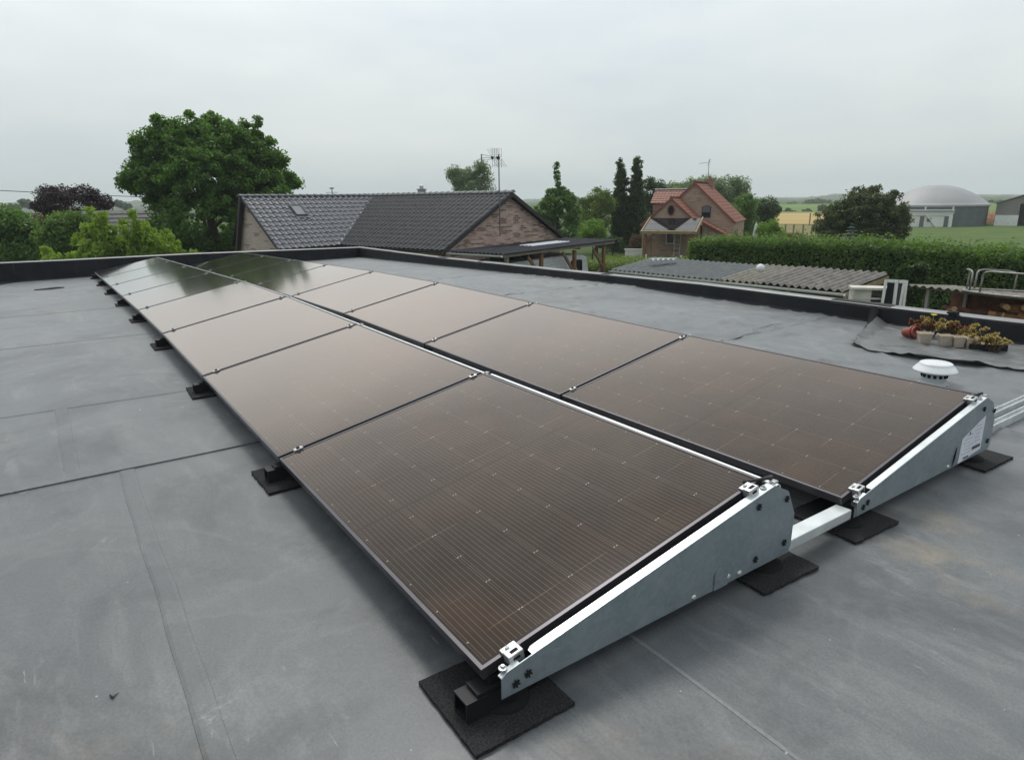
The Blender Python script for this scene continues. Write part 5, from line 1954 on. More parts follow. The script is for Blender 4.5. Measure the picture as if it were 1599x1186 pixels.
for i_ in range(8):
    c_ = rightv * (-0.72 + 0.09 * i_) + Vector((0, 0, 1.15 + 0.01 * i_))
    mb.tube([tuple(c_ - Vector((0.1, 0.18, 0))), tuple(c_ + Vector((0.1, 0.18, 0)))], 0.009, 4)
mb.tube([tuple(rightv * -0.1 + Vector((0, 0, 1.0))), tuple(rightv * 0.12 + Vector((0, 0, 1.5)))], 0.012, 5)
mb.build('rods', 'antenna_metal', ae3)
# ladder
q_ = rhm @ Vector((-0.42, -3.1, 0))
ld = thing('ladder', 'metal ladder leaning under the porch of the red roofed house', 'ladder', q_, (math.radians(-9), 0, math.radians(-60)))
for sx in (-1, 1):
    mb = MB()
    mb.box((sx * 0.19, 0, 1.05), (0.045, 0.04, 2.1))
    mb.build('rail', 'gutter_zinc', ld)
mb = MB()
for q in range(7):
    mb = MB()
    mb.box((0, 0, 0.2 + q * 0.28), (0.34, 0.03, 0.03))
    mb.build('rung', 'gutter_zinc', ld)
# closed garden parasol
p_ = at(1178.5, 380, 48)
pa = thing('garden_parasol', 'closed white garden parasol just behind the long hedge', 'parasol', (p_.x, p_.y, G))
mb = MB()
mb.tube([(0, 0, 0), (0, 0, 2.75)], 0.03, 8)
mb.build('pole', 'white_paint', pa)
mb = MB()
mb.lathe([(0.03, 2.70), (0.10, 2.5), (0.17, 1.9), (0.22, 1.15), (0.17, 1.05), (0.0, 1.1)], 10)
mb.v = [(x_ * (1 + 0.25 * math.sin(i * 1.9)), y_, z_) for i, (x_, y_, z_) in enumerate(mb.v)]
mb.build('canopy', 'cloth_white', pa)
# low white garden wall left of the porch
p_ = at(991, 392, 47)
o = MB().box((0, 0, 0.6), (1.3, 0.2, 0.7)).box((0, 0, 0.97), (1.4, 0.26, 0.06)).build('garden_wall', 'white_paint')
o.location = (p_.x, p_.y, G)
o.rotation_euler = (0, 0, -YAW - 0.2)
tag(o, 'low pale garden wall beside the porch of the red roofed house', 'wall')

# ---------------------------------------------------------------- gas dome, barn, wood chips
DD = 118
dc = at(1455, 350, DD)
rd_ = DD * math.tan(math.radians(3.25))
dome = thing('gas_dome', 'round storage tank with a pale grey domed membrane roof across the field', 'storage dome', (dc.x, dc.y, G))
wh = 2.95
mb = MB()
mb.lathe([(rd_ * 0.985, 0), (rd_ * 0.985, wh - 0.25)], 64)
mb.build('tank_wall', 'tank_cladding', dome, smooth=True)
mb = MB()
prof = [(rd_ * 1.01, wh - 0.25), (rd_ * 1.015, wh)] + [(rd_ * (1 - i / 18), wh + 2.75 * (1 - (1 - i / 18) ** 2.1)) for i in range(19)]
mb.lathe(prof, 64)
mb.build('dome_roof', 'dome_membrane', dome, smooth=True)
# technical building in front of the tank
fdir = (Vector((CAMLOC.x, CAMLOC.y, 0)) - Vector((dc.x, dc.y, 0))).normalized()
perp = Vector((-fdir.y, fdir.x, 0))
tb_c = Vector((dc.x, dc.y, 0)) + fdir * (rd_ + 1.0) + perp * 0.0
ang = math.atan2(perp.y, perp.x)
tb = thing('technical_building', 'pale grey technical building with outside stair in front of the gas dome', 'building', (tb_c.x, tb_c.y, G), ang)
sgn = 1 if perp.dot(rightv) > 0 else -1
mb = MB()
mb.box((sgn * -1.4, 0, 0.95), (7.4, 1.6, 1.9))
mb.build('wall', 'white_paint', tb)
mb = MB()
mb.box((sgn * -1.4, 0, 1.95), (7.6, 1.8, 0.12))
mb.build('roof', 'vent_grey', tb)
mb = MB()
for xx in (-1.25, 1.6):
    mb = MB()
    mb.box((sgn * xx, -0.83, 0.8), (0.5, 0.06, 1.4))
    mb.build('door', 'tank_cladding', tb)
mb = MB()
mb.box((sgn * -0.4, -0.83, 1.0), (0.5, 0.06, 0.5))
mb.build('window', 'tank_cladding', tb)
mb = MB()
mb.box((sgn * -1.2, -0.9, 2.30), (7.2, 0.1, 0.14))
mb.box((sgn * -1.2, -0.9, 1.70), (5.4, 0.1, 0.16))
for xx in (-4, -1.0, 2.2):
    mb.box((sgn * xx, -0.9, 2.5), (0.18, 0.12, 0.6))
mb.bar((sgn * -0.9, -0.95, 1.8), (sgn * 0.6, -0.95, 0.0), 0.3, 0.12)
mb.v = [(a, b, c) for a, b, c in mb.v]
mb.build('walkway', 'white_paint', tb)
if fdir.dot(Vector((-math.sin(ang), math.cos(ang), 0))) > 0:
    tb.rotation_euler.z += math.pi
    for ch_ in tb.children:
        me_ = ch_.data
        for v_ in me_.vertices:
            v_.co.x = -v_.co.x
        me_.flip_normals()

bc = at(1688, 350, 116)
ba = math.radians(0)
fd = (Vector((CAMLOC.x, CAMLOC.y, 0)) - Vector((bc.x, bc.y, 0))).normalized()
barn = thing('farm_barn', 'grey farm barn with a dark open bay beyond the gas dome', 'barn', (bc.x, bc.y, G), math.atan2(fd.y, fd.x) + math.pi / 2)
mb = MB()
hw = 9.4
mb.prism([(-hw, 0, 0), (-6.75, 0, 0), (-6.75, 0, 3.0), (6.5, 0, 3.0), (6.5, 0, 0), (hw, 0, 0), (hw, 0, 3.0), (0, 0, 6.3), (-hw, 0, 3.0)], (0, 0.3, 0))
mb.box((-hw + 0.1, 8, 1.6), (0.2, 15.6, 3.2))
mb.box((0, 15.9, 1.5), (2 * hw, 0.2, 3.0))
mb.build('wall', 'barn_cladding', barn)
mb = MB()
mb.prism([(-hw - 0.2, -0.2, 3.0), (0, -0.2, 6.45), (0, 16, 6.45), (-hw - 0.2, 16, 3.0)], (0, 0, 0.12))
mb.prism([(hw + 0.2, -0.2, 3.0), (0, -0.2, 6.45), (0, 16, 6.45), (hw + 0.2, 16, 3.0)], (0, 0, 0.12))
mb.build('roof', 'barn_cladding', barn)
mb = MB()
mb.box((-8.0, -0.5, 0.75), (2.6, 0.3, 1.5))
mb.build('white_wall', 'white_paint', barn)
wc = at(1541, 350, 125)
o = MB()
o.grid(lambda a, b: ((a - .5) * 5.2, (b - .5) * 6, max(0.0, 1.75 * (1 - abs(2 * a - 1) ** 4) * (1 - abs(2 * b - 1) ** 2)) + 0.22 * mnoise.noise(Vector((a * 14, b * 14, 0)))), 30, 30)
o = o.build('woodchip_heap', 'woodchip')
o.location = (wc.x, wc.y, G)
o.rotation_euler = (0, 0, -math.radians(69))
tag(o, 'orange heap of wood chips between the gas dome and the barn', 'heap')

# neighbour roof glimpsed at left
nr = at(172, 330, 47)
nb = thing('neighbour_house', 'house with a grey ribbed roof half hidden between purple tree and walnut tree', 'house', (nr.x, nr.y, G), -0.2)
zr_ = nr.z - G
mb = MB()
mb.box((0.4, 1.5, 1.1), (4.8, 3.6, 2.2))
mb.build('wall', 'render_wall', nb)
mb = MB()
for q in range(8):
    t0, t1 = q / 8, (q + 1) / 8
    y_a, z_a, y_b, z_b = 1.5 - 2.2 * t0, zr_ - 1.9 * t0, 1.5 - 2.2 * t1, zr_ - 1.9 * t1
    mb.prism([(-2.2, y_a, z_a), (3.0, y_a, z_a), (3.0, y_b, z_b + 0.05), (-2.2, y_b, z_b + 0.05)], (0, 0, 0.04))
mb.prism([(-2.2, 1.5, zr_), (3.0, 1.5, zr_), (3.0, 3.6, zr_ - 1.9), (-2.2, 3.6, zr_ - 1.9)], (0, 0, 0.04))
mb.build('roof', 'neighbour_sheet', nb)

# overhead cable
mb = MB()
a_, b_ = at(-60, 294, 52), at(480, 312, 58)
pts = []
for i in range(25):
    t = i / 24
    p = a_.lerp(b_, t)
    p.z -= 0.5 * 4 * t * (1 - t) * 0.35
    pts.append(p)
mb.tube(pts, 0.022, 5)
tag(mb.build('overhead_cable', 'cable_black'), 'thin dark overhead cable crossing the sky behind the purple tree', 'cable')

# ================================================================== VEGETATION
def leaf_mesh(name, P, Nn, S, matn, parent=None, aspect=0.55):
    """one mesh of many small leaves: P centres, Nn normals, S sizes (numpy)"""
    n = len(P)
    Nn = Nn / (np.linalg.norm(Nn, axis=1, keepdims=True) + 1e-9)
    rv = RNG.normal(size=(n, 3))
    T = np.cross(Nn, rv)
    T /= (np.linalg.norm(T, axis=1, keepdims=True) + 1e-9)
    B = np.cross(Nn, T)
    s = S[:, None]
    fold = (RNG.uniform(0.05, 0.35, size=(n, 1))) * s
    a = P - T * s * 0.5
    b = P + B * s * 0.5 * aspect + Nn * fold * 0.4
    c = P + T * s * 0.5
    d = P - B * s * 0.5 * aspect + Nn * fold * 0.4
    V = np.stack([a, b, c, d], 1).reshape(-1, 3).astype(np.float32)
    me = bpy.data.meshes.new(name)
    me.vertices.add(4 * n)
    me.vertices.foreach_set('co', V.ravel())
    me.loops.add(4 * n)
    me.loops.foreach_set('vertex_index', np.arange(4 * n, dtype=np.int32))
    me.polygons.add(n)
    me.polygons.foreach_set('loop_start', np.arange(0, 4 * n, 4, dtype=np.int32))
    me.polygons.foreach_set('loop_total', np.full(n, 4, dtype=np.int32))
    me.materials.append(MATS[matn])
    me.update(calc_edges=True)
    me.validate()
    o = bpy.data.objects.new(name, me)
    COL.objects.link(o)
    if parent:
        o.parent = parent
    return o


def unit(n):
    v = RNG.normal(size=(n, 3))
    return v / np.linalg.norm(v, axis=1, keepdims=True)


def clump_cloud(lobes, nclump, per, rc, leaf, shell=0.55, up=0.35):
    """leaves gathered in clumps which sit mostly on the outside of ellipsoid lobes"""
    per, leaf = int(per * 1.9), leaf * 0.66
    Ps, Ns, Ss = [], [], []
    vol = np.array([l[3] * l[4] * l[5] for l in lobes]) ** 0.54
    share = np.maximum(1, np.round(nclump * vol / vol.sum())).astype(int)
    for (x, y, z, a, b, c), k in zip(lobes, share):
        d = unit(k)
        r = (shell + (1 - shell) * RNG.random((k, 1)) ** 0.6) * RNG.uniform(0.86, 1.08, (k, 1))
        cen = np.array([x, y, z]) + d * r * np.array([a, b, c])
        for ci, di in zip(cen, d):
            m = int(per * RNG.uniform(0.5, 1.4))
            rr = rc * RNG.uniform(0.6, 1.4)
            off_ = unit(m) * (RNG.random((m, 1)) ** 0.45) * rr * np.array([1, 1, 0.75])
            Ps.append(ci + off_)
            nn = unit(m) * 0.9 + di * 0.55 + np.array([0, 0, up])
            Ns.append(nn)
            Ss.append(leaf * RNG.uniform(0.6, 1.35, m))
    return np.concatenate(Ps), np.concatenate(Ns), np.concatenate(Ss)


def trunk_mesh(h, r, spread, nlimb, parent, name='trunk'):
    m = MB()
    m.tube([(0, 0, -0.2), (0.02 * h, 0.01 * h, h * 0.35), (-0.01 * h, 0.02 * h, h * 0.65), (0.01 * h, 0, h * 0.92)], [r * 1.25, r * 0.9, r * 0.6, r * 0.15], 8)
    for i in range(nlimb):
        a = i * 2.4 + random.uniform(-.3, .3)
        z0 = h * random.uniform(0.22, 0.6)
        L = spread * random.uniform(0.55, 0.95)
        dx, dy = math.cos(a), math.sin(a)
        m.tube([(0, 0, z0), (dx * L * 0.5, dy * L * 0.5, z0 + L * 0.35), (dx * L, dy * L, z0 + L * random.uniform(0.5, 0.9))], [r * 0.42, r * 0.26, r * 0.07], 6)
    return m.build(name, 'bark', parent, smooth=True, fixn=False)


def tree(name, label, cat, u, D, matn, lobes, nclump, per, rc, leaf, trunk=0.15, group=None, zb=None, shell=0.55, limbs=7, th=None):
    """lobes: list of (u offset m, depth offset m, height m, ra, rb, rc)"""
    g = at(u, 330, D)
    root = thing(name, label, cat, (g.x, g.y, G), -math.atan2(g.x - CAMLOC.x, g.y - CAMLOC.y), group)
    P, Nn, S = clump_cloud(lobes, nclump, per, rc, leaf, shell)
    k = P[:, 2] > 0.03
    leaf_mesh('crown', P[k], Nn[k], S[k], matn, root)
    top = max(l[2] + l[5] for l in lobes)
    trunk_mesh(th or top * 0.86, trunk, max(l[3] for l in lobes) * 0.9, limbs, root)
    return root


def hm_(v, u, D):
    """height above the ground of image row v at column u and distance D"""
    return at(u, v, D).z - G


def wm(px, u, D):
    """width in metres of px image columns"""
    a, b = at(u - px / 2, 320, D), at(u + px / 2, 320, D)
    return (Vector((a.x, a.y)) - Vector((b.x, b.y))).length


# big walnut-like tree left of the bungalow
D = 40
s = wm(100, 325, D) / 100
def L3(u0, u, v, a, c, D, dep=0.0, b=None):
    sc = wm(100, u, D) / 100
    return ((u - u0) * sc, dep, hm_(v, u, D), a * sc, (b or a) * sc, c * sc)


lb = [L3(325, 325, 285, 105, 72, D), L3(325, 275, 250, 55, 50, D, 0.6), L3(325, 345, 232, 62, 46, D, -0.4), L3(325, 400, 255, 48, 52, D, 0.2), L3(325, 235, 285, 42, 34, D, -0.3),
      L3(325, 320, 340, 100, 55, D, -0.6), L3(325, 405, 300, 46, 38, D, -1.2), L3(325, 425, 290, 32, 26, D, 0.3), L3(325, 310, 220, 34, 28, D, 0.2), L3(325, 245, 240, 30, 32, D, 0.3), L3(325, 372, 220, 36, 28, D, 0.3), L3(325, 415, 245, 30, 34, D, -0.2), L3(325, 285, 225, 30, 26, D, -0.5), L3(325, 225, 275, 30, 28, D, 0.2), L3(325, 440, 280, 24, 24, D, 0.2), L3(325, 330, 270, 70, 50, D, -1.0),
      L3(325, 264, 184, 4, 8, D), L3(325, 274, 196, 5, 10, D), L3(325, 318, 186, 5, 12, D), L3(325, 348, 183, 6, 12, D), L3(325, 372, 200, 6, 14, D), L3(325, 395, 192, 5, 10, D), L3(325, 414, 192, 4, 10, D), L3(325, 425, 222, 10, 10, D), L3(325, 196, 288, 9, 6, D), L3(325, 462, 290, 8, 8, D), L3(325, 268, 200, 8, 13, D), L3(325, 252, 205, 12, 14, D), L3(325, 292, 200, 10, 16, D), L3(325, 347, 196, 14, 18, D), L3(325, 326, 200, 10, 14, D), L3(325, 392, 205, 13, 16, D), L3(325, 412, 200, 7, 14, D), L3(325, 438, 250, 16, 13, D), L3(325, 455, 280, 11, 13, D), L3(325, 230, 222, 16, 14, D), L3(325, 203, 284, 16, 10, D), L3(325, 222, 262, 18, 12, D), L3(325, 270, 380, 50, 26, D, -0.4), L3(325, 350, 385, 50, 24, D, 0.3)]
tree('walnut_tree', 'large dark green broadleaf tree with an uneven crown beside the dark tiled bungalow', 'tree', 325, D, 'leaf_walnut', lb, 2000, 34, 0.31, 0.25, 0.28, shell=0.45)
D = 54
lb = [L3(112, 112, 322, 52, 28, D), L3(112, 92, 305, 30, 16, D), L3(112, 136, 304, 24, 15, D), L3(112, 158, 318, 18, 16, D), L3(112, 72, 325, 20, 20, D), L3(112, 105, 350, 40, 25, D)]
tree('purple_plum_tree', 'dark purple leaved tree against the sky, crossed by the overhead cable', 'tree', 112, D, 'leaf_purple', lb, 260, 46, 0.40, 0.22, 0.16)
D = 36
lb = [L3(14, 14, 365, 45, 42, D), L3(14, 20, 345, 24, 24, D), L3(14, -20, 350, 40, 40, D), L3(14, 50, 380, 26, 30, D), L3(14, 20, 400, 60, 36, D)]
tree('leafy_shrub', 'dark green leafy shrub above the rear parapet in front of the purple tree', 'shrub', 14, D, 'leaf_mid', lb, 280, 46, 0.38, 0.21, 0.10)
lb = [L3(90, 95, 362, 32, 26, 34), L3(90, 110, 348, 26, 18, 34), L3(90, 74, 375, 22, 22, 34), L3(90, 100, 390, 46, 30, 34), L3(90, 130, 365, 20, 22, 34)]
tree('leafy_shrub', 'grey green rounded shrub between the dark shrub and the drooping lime shrub', 'shrub', 90, 34, 'leaf_bush', lb, 280, 46, 0.34, 0.19, 0.09)
lb = [L3(56, 56, 352, 12, 22, 42), L3(56, 60, 375, 18, 22, 42)]
tree('russet_shrub', 'slim russet and green shrub under the purple tree', 'shrub', 56, 42, 'leaf_brown', lb, 60, 30, 0.25, 0.14, 0.05)


def drooping(name, label, u, D, tips, seed):
    """young tree with arching shoots hung with narrow leaves"""
    rnd = random.Random(seed)
    K = D / 19.0
    g = at(u, 330, D)
    root = thing(name, label, 'shrub', (g.x, g.y, G), -math.atan2(g.x - CAMLOC.x, g.y - CAMLOC.y))
    st = MB()
    Ps, Ns, Ss = [], [], []
    for tu, tv, n in tips:
        sc = wm(100, tu, D) / 100
        tip = Vector(((tu - u) * sc, rnd.uniform(-.5, .5) * K, hm_(tv, tu, D)))
        base = Vector((rnd.uniform(-.25, .25) + tip.x * 0.25, rnd.uniform(-.2, .2), 1.2))
        for q in range(n):
            tp = tip + Vector((rnd.uniform(-.35, .35), rnd.uniform(-.4, .4), rnd.uniform(-.45, .0))) * (q > 0) * K
            apex = base.lerp(tp, 0.82) + Vector((0, 0, 0.28 * K))
            pts = [base, base.lerp(apex, 0.55) + Vector((0, 0, 0.08)), apex, tp]
            st.tube([tuple(p) for p in pts], [0.02, 0.014, 0.008, 0.003], 5)
            for i in range(150):
                t = rnd.uniform(0.22, 1.0) ** 0.75
                if t < 0.7:
                    p = pts[0].lerp(pts[1], t / 0.7 * 0.5).lerp(pts[1].lerp(pts[2], t / 0.7), t / 0.7)
                else:
                    p = pts[2].lerp(pts[3], (t - 0.7) / 0.3)
                dr = rnd.random() * 0.20 * K
                Ps.append((p.x + rnd.uniform(-.09, .09) * K, p.y + rnd.uniform(-.09, .09) * K, p.z - dr))
                Ns.append((rnd.uniform(-1, 1), rnd.uniform(-1, 1), rnd.uniform(-.1, .6)))
                Ss.append(rnd.uniform(0.07, 0.15) * K)
    leaf_mesh('foliage', np.array(Ps), np.array(Ns), np.array(Ss), 'leaf_lime', root, 0.42)
    st.build('stem', 'bark', root, fixn=False)
    return root


drooping('drooping_shrub', 'bright lime green shrub with drooping leafy shoots, in front of the grey ribbed roof', 160, 31,
         [(140, 322, 5), (150, 345, 7), (172, 352, 8), (126, 362, 6), (118, 380, 6), (165, 375, 9), (185, 372, 7), (145, 385, 9), (180, 392, 9), (200, 388, 6), (125, 398, 6), (160, 398, 9), (140, 350, 5), (130, 392, 5)], 3)
drooping('drooping_shrub', 'bright lime green shrub with drooping shoots reaching below the dark walnut tree', 215, 30,
         [(206, 326, 5), (222, 345, 7), (235, 358, 6), (212, 372, 8), (242, 368, 6), (268, 378, 6), (250, 385, 7), (225, 388, 9), (205, 395, 8), (240, 398, 8), (262, 395, 3), (215, 355, 6)], 4)
drooping('lime_sapling', 'small lime green sprout just above the rear parapet beside the pale brick gable', 294, 24, [(294, 392, 4), (300, 396, 3)], 5)
drooping('lime_sapling', 'small lime green sprout above the rear parapet below the grey green shrub', 75, 26, [(56, 388, 4), (97, 397, 4), (75, 400, 4)], 6)

D = 75
lb = [L3(735, 722, 280, 22, 20, D), L3(735, 752, 276, 17, 20, D), L3(735, 735, 298, 34, 22, D), L3(735, 712, 270, 10, 9, D), L3(735, 755, 262, 9, 8, D)]
tree('willow_tree', 'grey green willow showing above the bungalow ridge behind the aerial', 'tree', 735, D, 'leaf_willow', lb, 170, 46, 0.62, 0.30, 0.3, shell=0.35)
D = 46
lb = [L3(869, 869, 258, 2.5, 9, D), L3(869, 870, 270, 3.5, 9, D), L3(869, 871, 283, 4, 9, D), L3(869, 869, 296, 8, 10, D), L3(869, 860, 305, 9, 10, D), L3(869, 880, 304, 10, 12, D), L3(869, 872, 318, 26, 18, D), L3(869, 850, 340, 22, 26, D), L3(869, 890, 332, 16, 26, D), L3(869, 870, 358, 38, 30, D), L3(869, 889, 310, 8, 10, D)]
tree('leader_tree', 'bright green tree with a single tall shoot at its top, beside the bungalow gable', 'tree', 869, D, 'leaf_mid', lb, 480, 26, 0.21, 0.22, 0.14)
D = 56
lb = [L3(932, 932, 325, 27, 30, D), L3(932, 940, 312, 22, 20, D), L3(932, 925, 350, 26, 30, D)]
tree('round_tree', 'rounded yellow green tree between the leader tree and the two dark columns', 'tree', 932, D, 'leaf_yellowgreen', lb, 150, 46, 0.45, 0.24, 0.14)
D = 50
lb = [L3(926, 926, 354, 18, 14, D), L3(926, 932, 365, 20, 14, D), L3(926, 915, 362, 12, 12, D)]
tree('bright_bush', 'small bright green bush at the foot of the rounded tree', 'bush', 926, D, 'leaf_bright', lb, 90, 40, 0.25, 0.17, 0.05)
D = 58
for u_, vtop, wd, lbtxt in ((968, 256, 15, 'tall dark columnar tree with a pointed top, beside the rounded tree'), (993, 253, 15, 'tall dark columnar tree with a blunt top, beside the red roofed house')):
    lb = []
    for q in range(11):
        t = q / 10
        v_ = vtop + 8 + t * 125
        lb.append(L3(u_, u_ + random.uniform(-1.5, 1.5), v_, 4 + (wd - 2) * min(1, t * 1.5 + 0.18), 15, D))
    tree('columnar_tree', lbtxt, 'tree', u_, D, 'leaf_dark', lb, 520, 30, 0.25, 0.24, 0.16, 'tall columnar trees beside the red roofed house', shell=0.4, limbs=3)
D = 66
lb = [L3(1018, 1018, 305, 20, 26, D), L3(1018, 1028, 300, 11, 14, D), L3(1018, 1012, 335, 22, 30, D)]
tree('dark_tree', 'dark round topped tree squeezed between columnar trees and red roof', 'tree', 1018, D, 'leaf_dark', lb, 140, 44, 0.5, 0.28, 0.14)
D = 49
lb = [L3(958, 950, 380, 18, 12, D), L3(958, 968, 382, 18, 12, D), L3(958, 940, 378, 10, 10, D)]
tree('dark_bush', 'low dark bush under the columnar trees beside the carport', 'bush', 958, D, 'leaf_dark', lb, 70, 40, 0.24, 0.17, 0.04)
D = 50
lb = [L3(995, 995, 378, 8, 12, D), L3(995, 990, 385, 8, 8, D)]
tree('brown_bush', 'small brownish bush at the pale garden wall beside the porch', 'bush', 995, D, 'leaf_brown', lb, 36, 36, 0.22, 0.14, 0.03)
D = 85
lb = [L3(1120, 1128, 300, 26, 26, D), L3(1120, 1150, 296, 18, 20, D), L3(1120, 1105, 296, 22, 22, D), L3(1120, 1145, 322, 30, 26, D), L3(1120, 1115, 320, 30, 28, D)]
tree('willow_tree', 'large grey green willow behind the chimney of the red roofed house', 'tree', 1120, D, 'leaf_willow', lb, 260, 48, 0.75, 0.34, 0.3, shell=0.35)
D = 95
lb = [L3(1068, 1072, 294, 22, 14, D), L3(1068, 1054, 300, 14, 14, D), L3(1068, 1068, 310, 26, 18, D)]
tree('willow_tree', 'smaller grey green willow behind the lower red roof ridge', 'tree', 1068, D, 'leaf_willow', lb, 130, 40, 0.75, 0.36, 0.25, shell=0.35)
D = 70
lb = [L3(1052, 1052, 308, 16, 16, D), L3(1052, 1060, 320, 16, 16, D)]
tree('yellowgreen_tree', 'small yellow green tree peeping over the lower red roof', 'tree', 1052, D, 'leaf_yellowgreen', lb, 60, 40, 0.5, 0.28, 0.12)
D = 62
lb = [L3(1162, 1160, 332, 18, 30, D), L3(1162, 1168, 318, 14, 16, D), L3(1162, 1165, 355, 22, 24, D)]
tree('tall_bush_tree', 'mid green tree just behind the red roof eave', 'tree', 1162, D, 'leaf_mid', lb, 140, 44, 0.42, 0.25, 0.12)
D = 72
lb = [L3(1195, 1197, 325, 17, 16, D), L3(1195, 1185, 335, 16, 18, D), L3(1195, 1205, 332, 12, 14, D), L3(1195, 1192, 352, 22, 18, D)]
tree('dark_tree', 'dark green tree standing beside the wheat field', 'tree', 1195, D, 'leaf_dark', lb, 140, 44, 0.45, 0.28, 0.13)
D = 47
lb = [L3(1203, 1203, 355, 18, 14, D), L3(1203, 1210, 366, 18, 12, D), L3(1203, 1196, 362, 14, 14, D)]
tree('bright_bush', 'bright yellow green bush behind the hedge, beside the parasol', 'bush', 1203, D, 'leaf_bright', lb, 100, 40, 0.26, 0.17, 0.05)
D = 52
lb = [L3(1242, 1232, 370, 12, 8, D), L3(1242, 1250, 371, 12, 8, D), L3(1242, 1258, 374, 8, 7, D)]
tree('russet_bush', 'low russet bush behind the hedge in front of the dry meadow', 'bush', 1242, D, 'leaf_brown', lb, 50, 36, 0.22, 0.14, 0.03)
D = 46
lb = [L3(1353, 1350, 340, 66, 34, D), L3(1353, 1352, 335, 58, 40, D, -0.4), L3(1353, 1385, 345, 44, 30, D, 0.3), L3(1353, 1315, 345, 40, 28, D, 0.3), L3(1353, 1345, 318, 44, 22, D), L3(1353, 1380, 325, 38, 26, D), L3(1353, 1318, 335, 34, 26, D), L3(1353, 1400, 350, 30, 28, D), L3(1353, 1300, 355, 26, 20, D), L3(1353, 1350, 365, 74, 24, D), L3(1353, 1338, 302, 14, 12, D), L3(1353, 1362, 300, 12, 10, D), L3(1353, 1390, 306, 12, 9, D)]
tree('large_bush', 'large round olive green bush standing behind the hedge in front of the dome', 'bush', 1353, D, 'leaf_olive', lb, 700, 40, 0.28, 0.20, 0.16, shell=0.5)
D = 33.5
g = at(1330, 350, D)
root = thing('blue_spruce', 'small pale blue spruce poking over the hedge in front of the round bush', 'tree', (g.x, g.y, G), 0)
P, Nn, S = [], [], []
hsp = hm_(347, 1330, D)
for lvl in range(11):
    z_ = hsp - 0.05 - lvl * 0.14
    r_ = 0.04 + 0.085 * lvl
    nb_ = 5 + lvl * 2
    for b_i in range(nb_):
        a = 2 * math.pi * b_i / nb_ + lvl
        for q in range(14):
            t = q / 13
            P.append((r_ * t * math.cos(a) + random.uniform(-.02, .02), r_ * t * math.sin(a) + random.uniform(-.02, .02), z_ - 0.10 * t + 0.06 * t * t))
            Nn.append((random.uniform(-.5, .5), random.uniform(-.5, .5), 1))
            S.append(0.09)
leaf_mesh('crown', np.array(P), np.array(Nn), np.array(S), 'needle_blue', root, 0.35)
MB().tube([(0, 0, 0), (0, 0, hsp)], [0.05, 0.008], 7).build('trunk', 'bark', root)

# ------------------------------------------------- hedges
def hedge(name, label, path, depth, heights, leaf, dens, matn, seed=0, z0=0.0, wob=0.14, shoots=0.35):
    """clipped hedge along a path of ground points with top heights"""
    root = thing(name, label, 'hedge', (path[0][0], path[0][1], G))
    o = Vector((path[0][0], path[0][1], 0))
    pts = [Vector((p[0], p[1], 0)) - o for p in path]
    seg = [(b - a).length for a, b in zip(pts, pts[1:])]
    tot = sum(seg)
    Ps, Ns, Ss = [], [], []
    core = MB()
    vs = []
    acc = 0
    cum = [0]
    for s_ in seg:
        acc += s_
        cum.append(acc)

    def P_at(t):
        t *= tot
        for i, s_ in enumerate(seg):
            if t <= cum[i + 1] or i == len(seg) - 1:
                f_ = (t - cum[i]) / s_
                d_ = (pts[i + 1] - pts[i]).normalized()
                return pts[i].lerp(pts[i + 1], f_), d_, heights[i] + (heights[i + 1] - heights[i]) * f_
    hmax = max(heights)
    n = int(dens * tot * (2 * hmax + depth))
    for _ in range(n):
        t = random.random()
        p, d_, h_ = P_at(t)
        sd_ = Vector((-d_.y, d_.x, 0))
        k = random.random() * (2 * h_ + depth)
        bumpv = wob * (mnoise.noise(Vector((t * tot * 0.8, k * 1.3, seed))) + 0.6 * mnoise.noise(Vector((t * tot * 2.3, k * 3.1, seed + 4))))
        jit = random.uniform(-0.34, 0.08)
        if k < h_:
            q = p - sd_ * (depth / 2 + bumpv + jit + 0.38 * (k / h_) ** 4 - 0.22) + Vector((0, 0, k))
            nn = -sd_
        elif k < h_ + depth:
            q = p + sd_ * (k - h_ - depth / 2) + Vector((0, 0, h_ + bumpv + jit + (random.random() ** 6) * shoots))
            nn = Vector((0, 0, 1))
        else:
            q = p + sd_ * (depth / 2 + bumpv + jit) + Vector((0, 0, k - h_ - depth))
            nn = sd_
        Ps.append(q)
        Ns.append(nn * 0.75 + Vector((random.gauss(0, .6), random.gauss(0, .6), random.gauss(0.35, .6))))
        Ss.append(leaf * random.uniform(0.6, 1.3))
    # end caps
    for e in (0.0, 1.0):
        p, d_, h_ = P_at(e)
        sd_ = Vector((-d_.y, d_.x, 0))
        for _ in range(int(dens * h_ * depth)):
            Ps.append(p + d_ * (random.uniform(-.1, .12) if e else random.uniform(-.12, .1)) + sd_ * random.uniform(-.5, .5) * depth + Vector((0, 0, random.random() * h_)))
            Ns.append(d_ * (1 if e else -1) * 0.8 + Vector((random.gauss(0, .6), random.gauss(0, .6), random.gauss(0.3, .6))))
            Ss.append(leaf * random.uniform(0.6, 1.3))
    leaf_mesh('foliage', np.array([tuple(p) for p in Ps]), np.array([tuple(p) for p in Ns]), np.array(Ss), matn, root, 0.55)
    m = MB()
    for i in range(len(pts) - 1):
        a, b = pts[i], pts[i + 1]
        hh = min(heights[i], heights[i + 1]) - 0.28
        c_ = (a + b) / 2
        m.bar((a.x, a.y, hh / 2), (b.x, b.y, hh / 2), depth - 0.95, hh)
    m.build('dark_core', 'hedge_inner_shade', root)  # added solid box blocking light, near-black to stand for inner shade
    return root


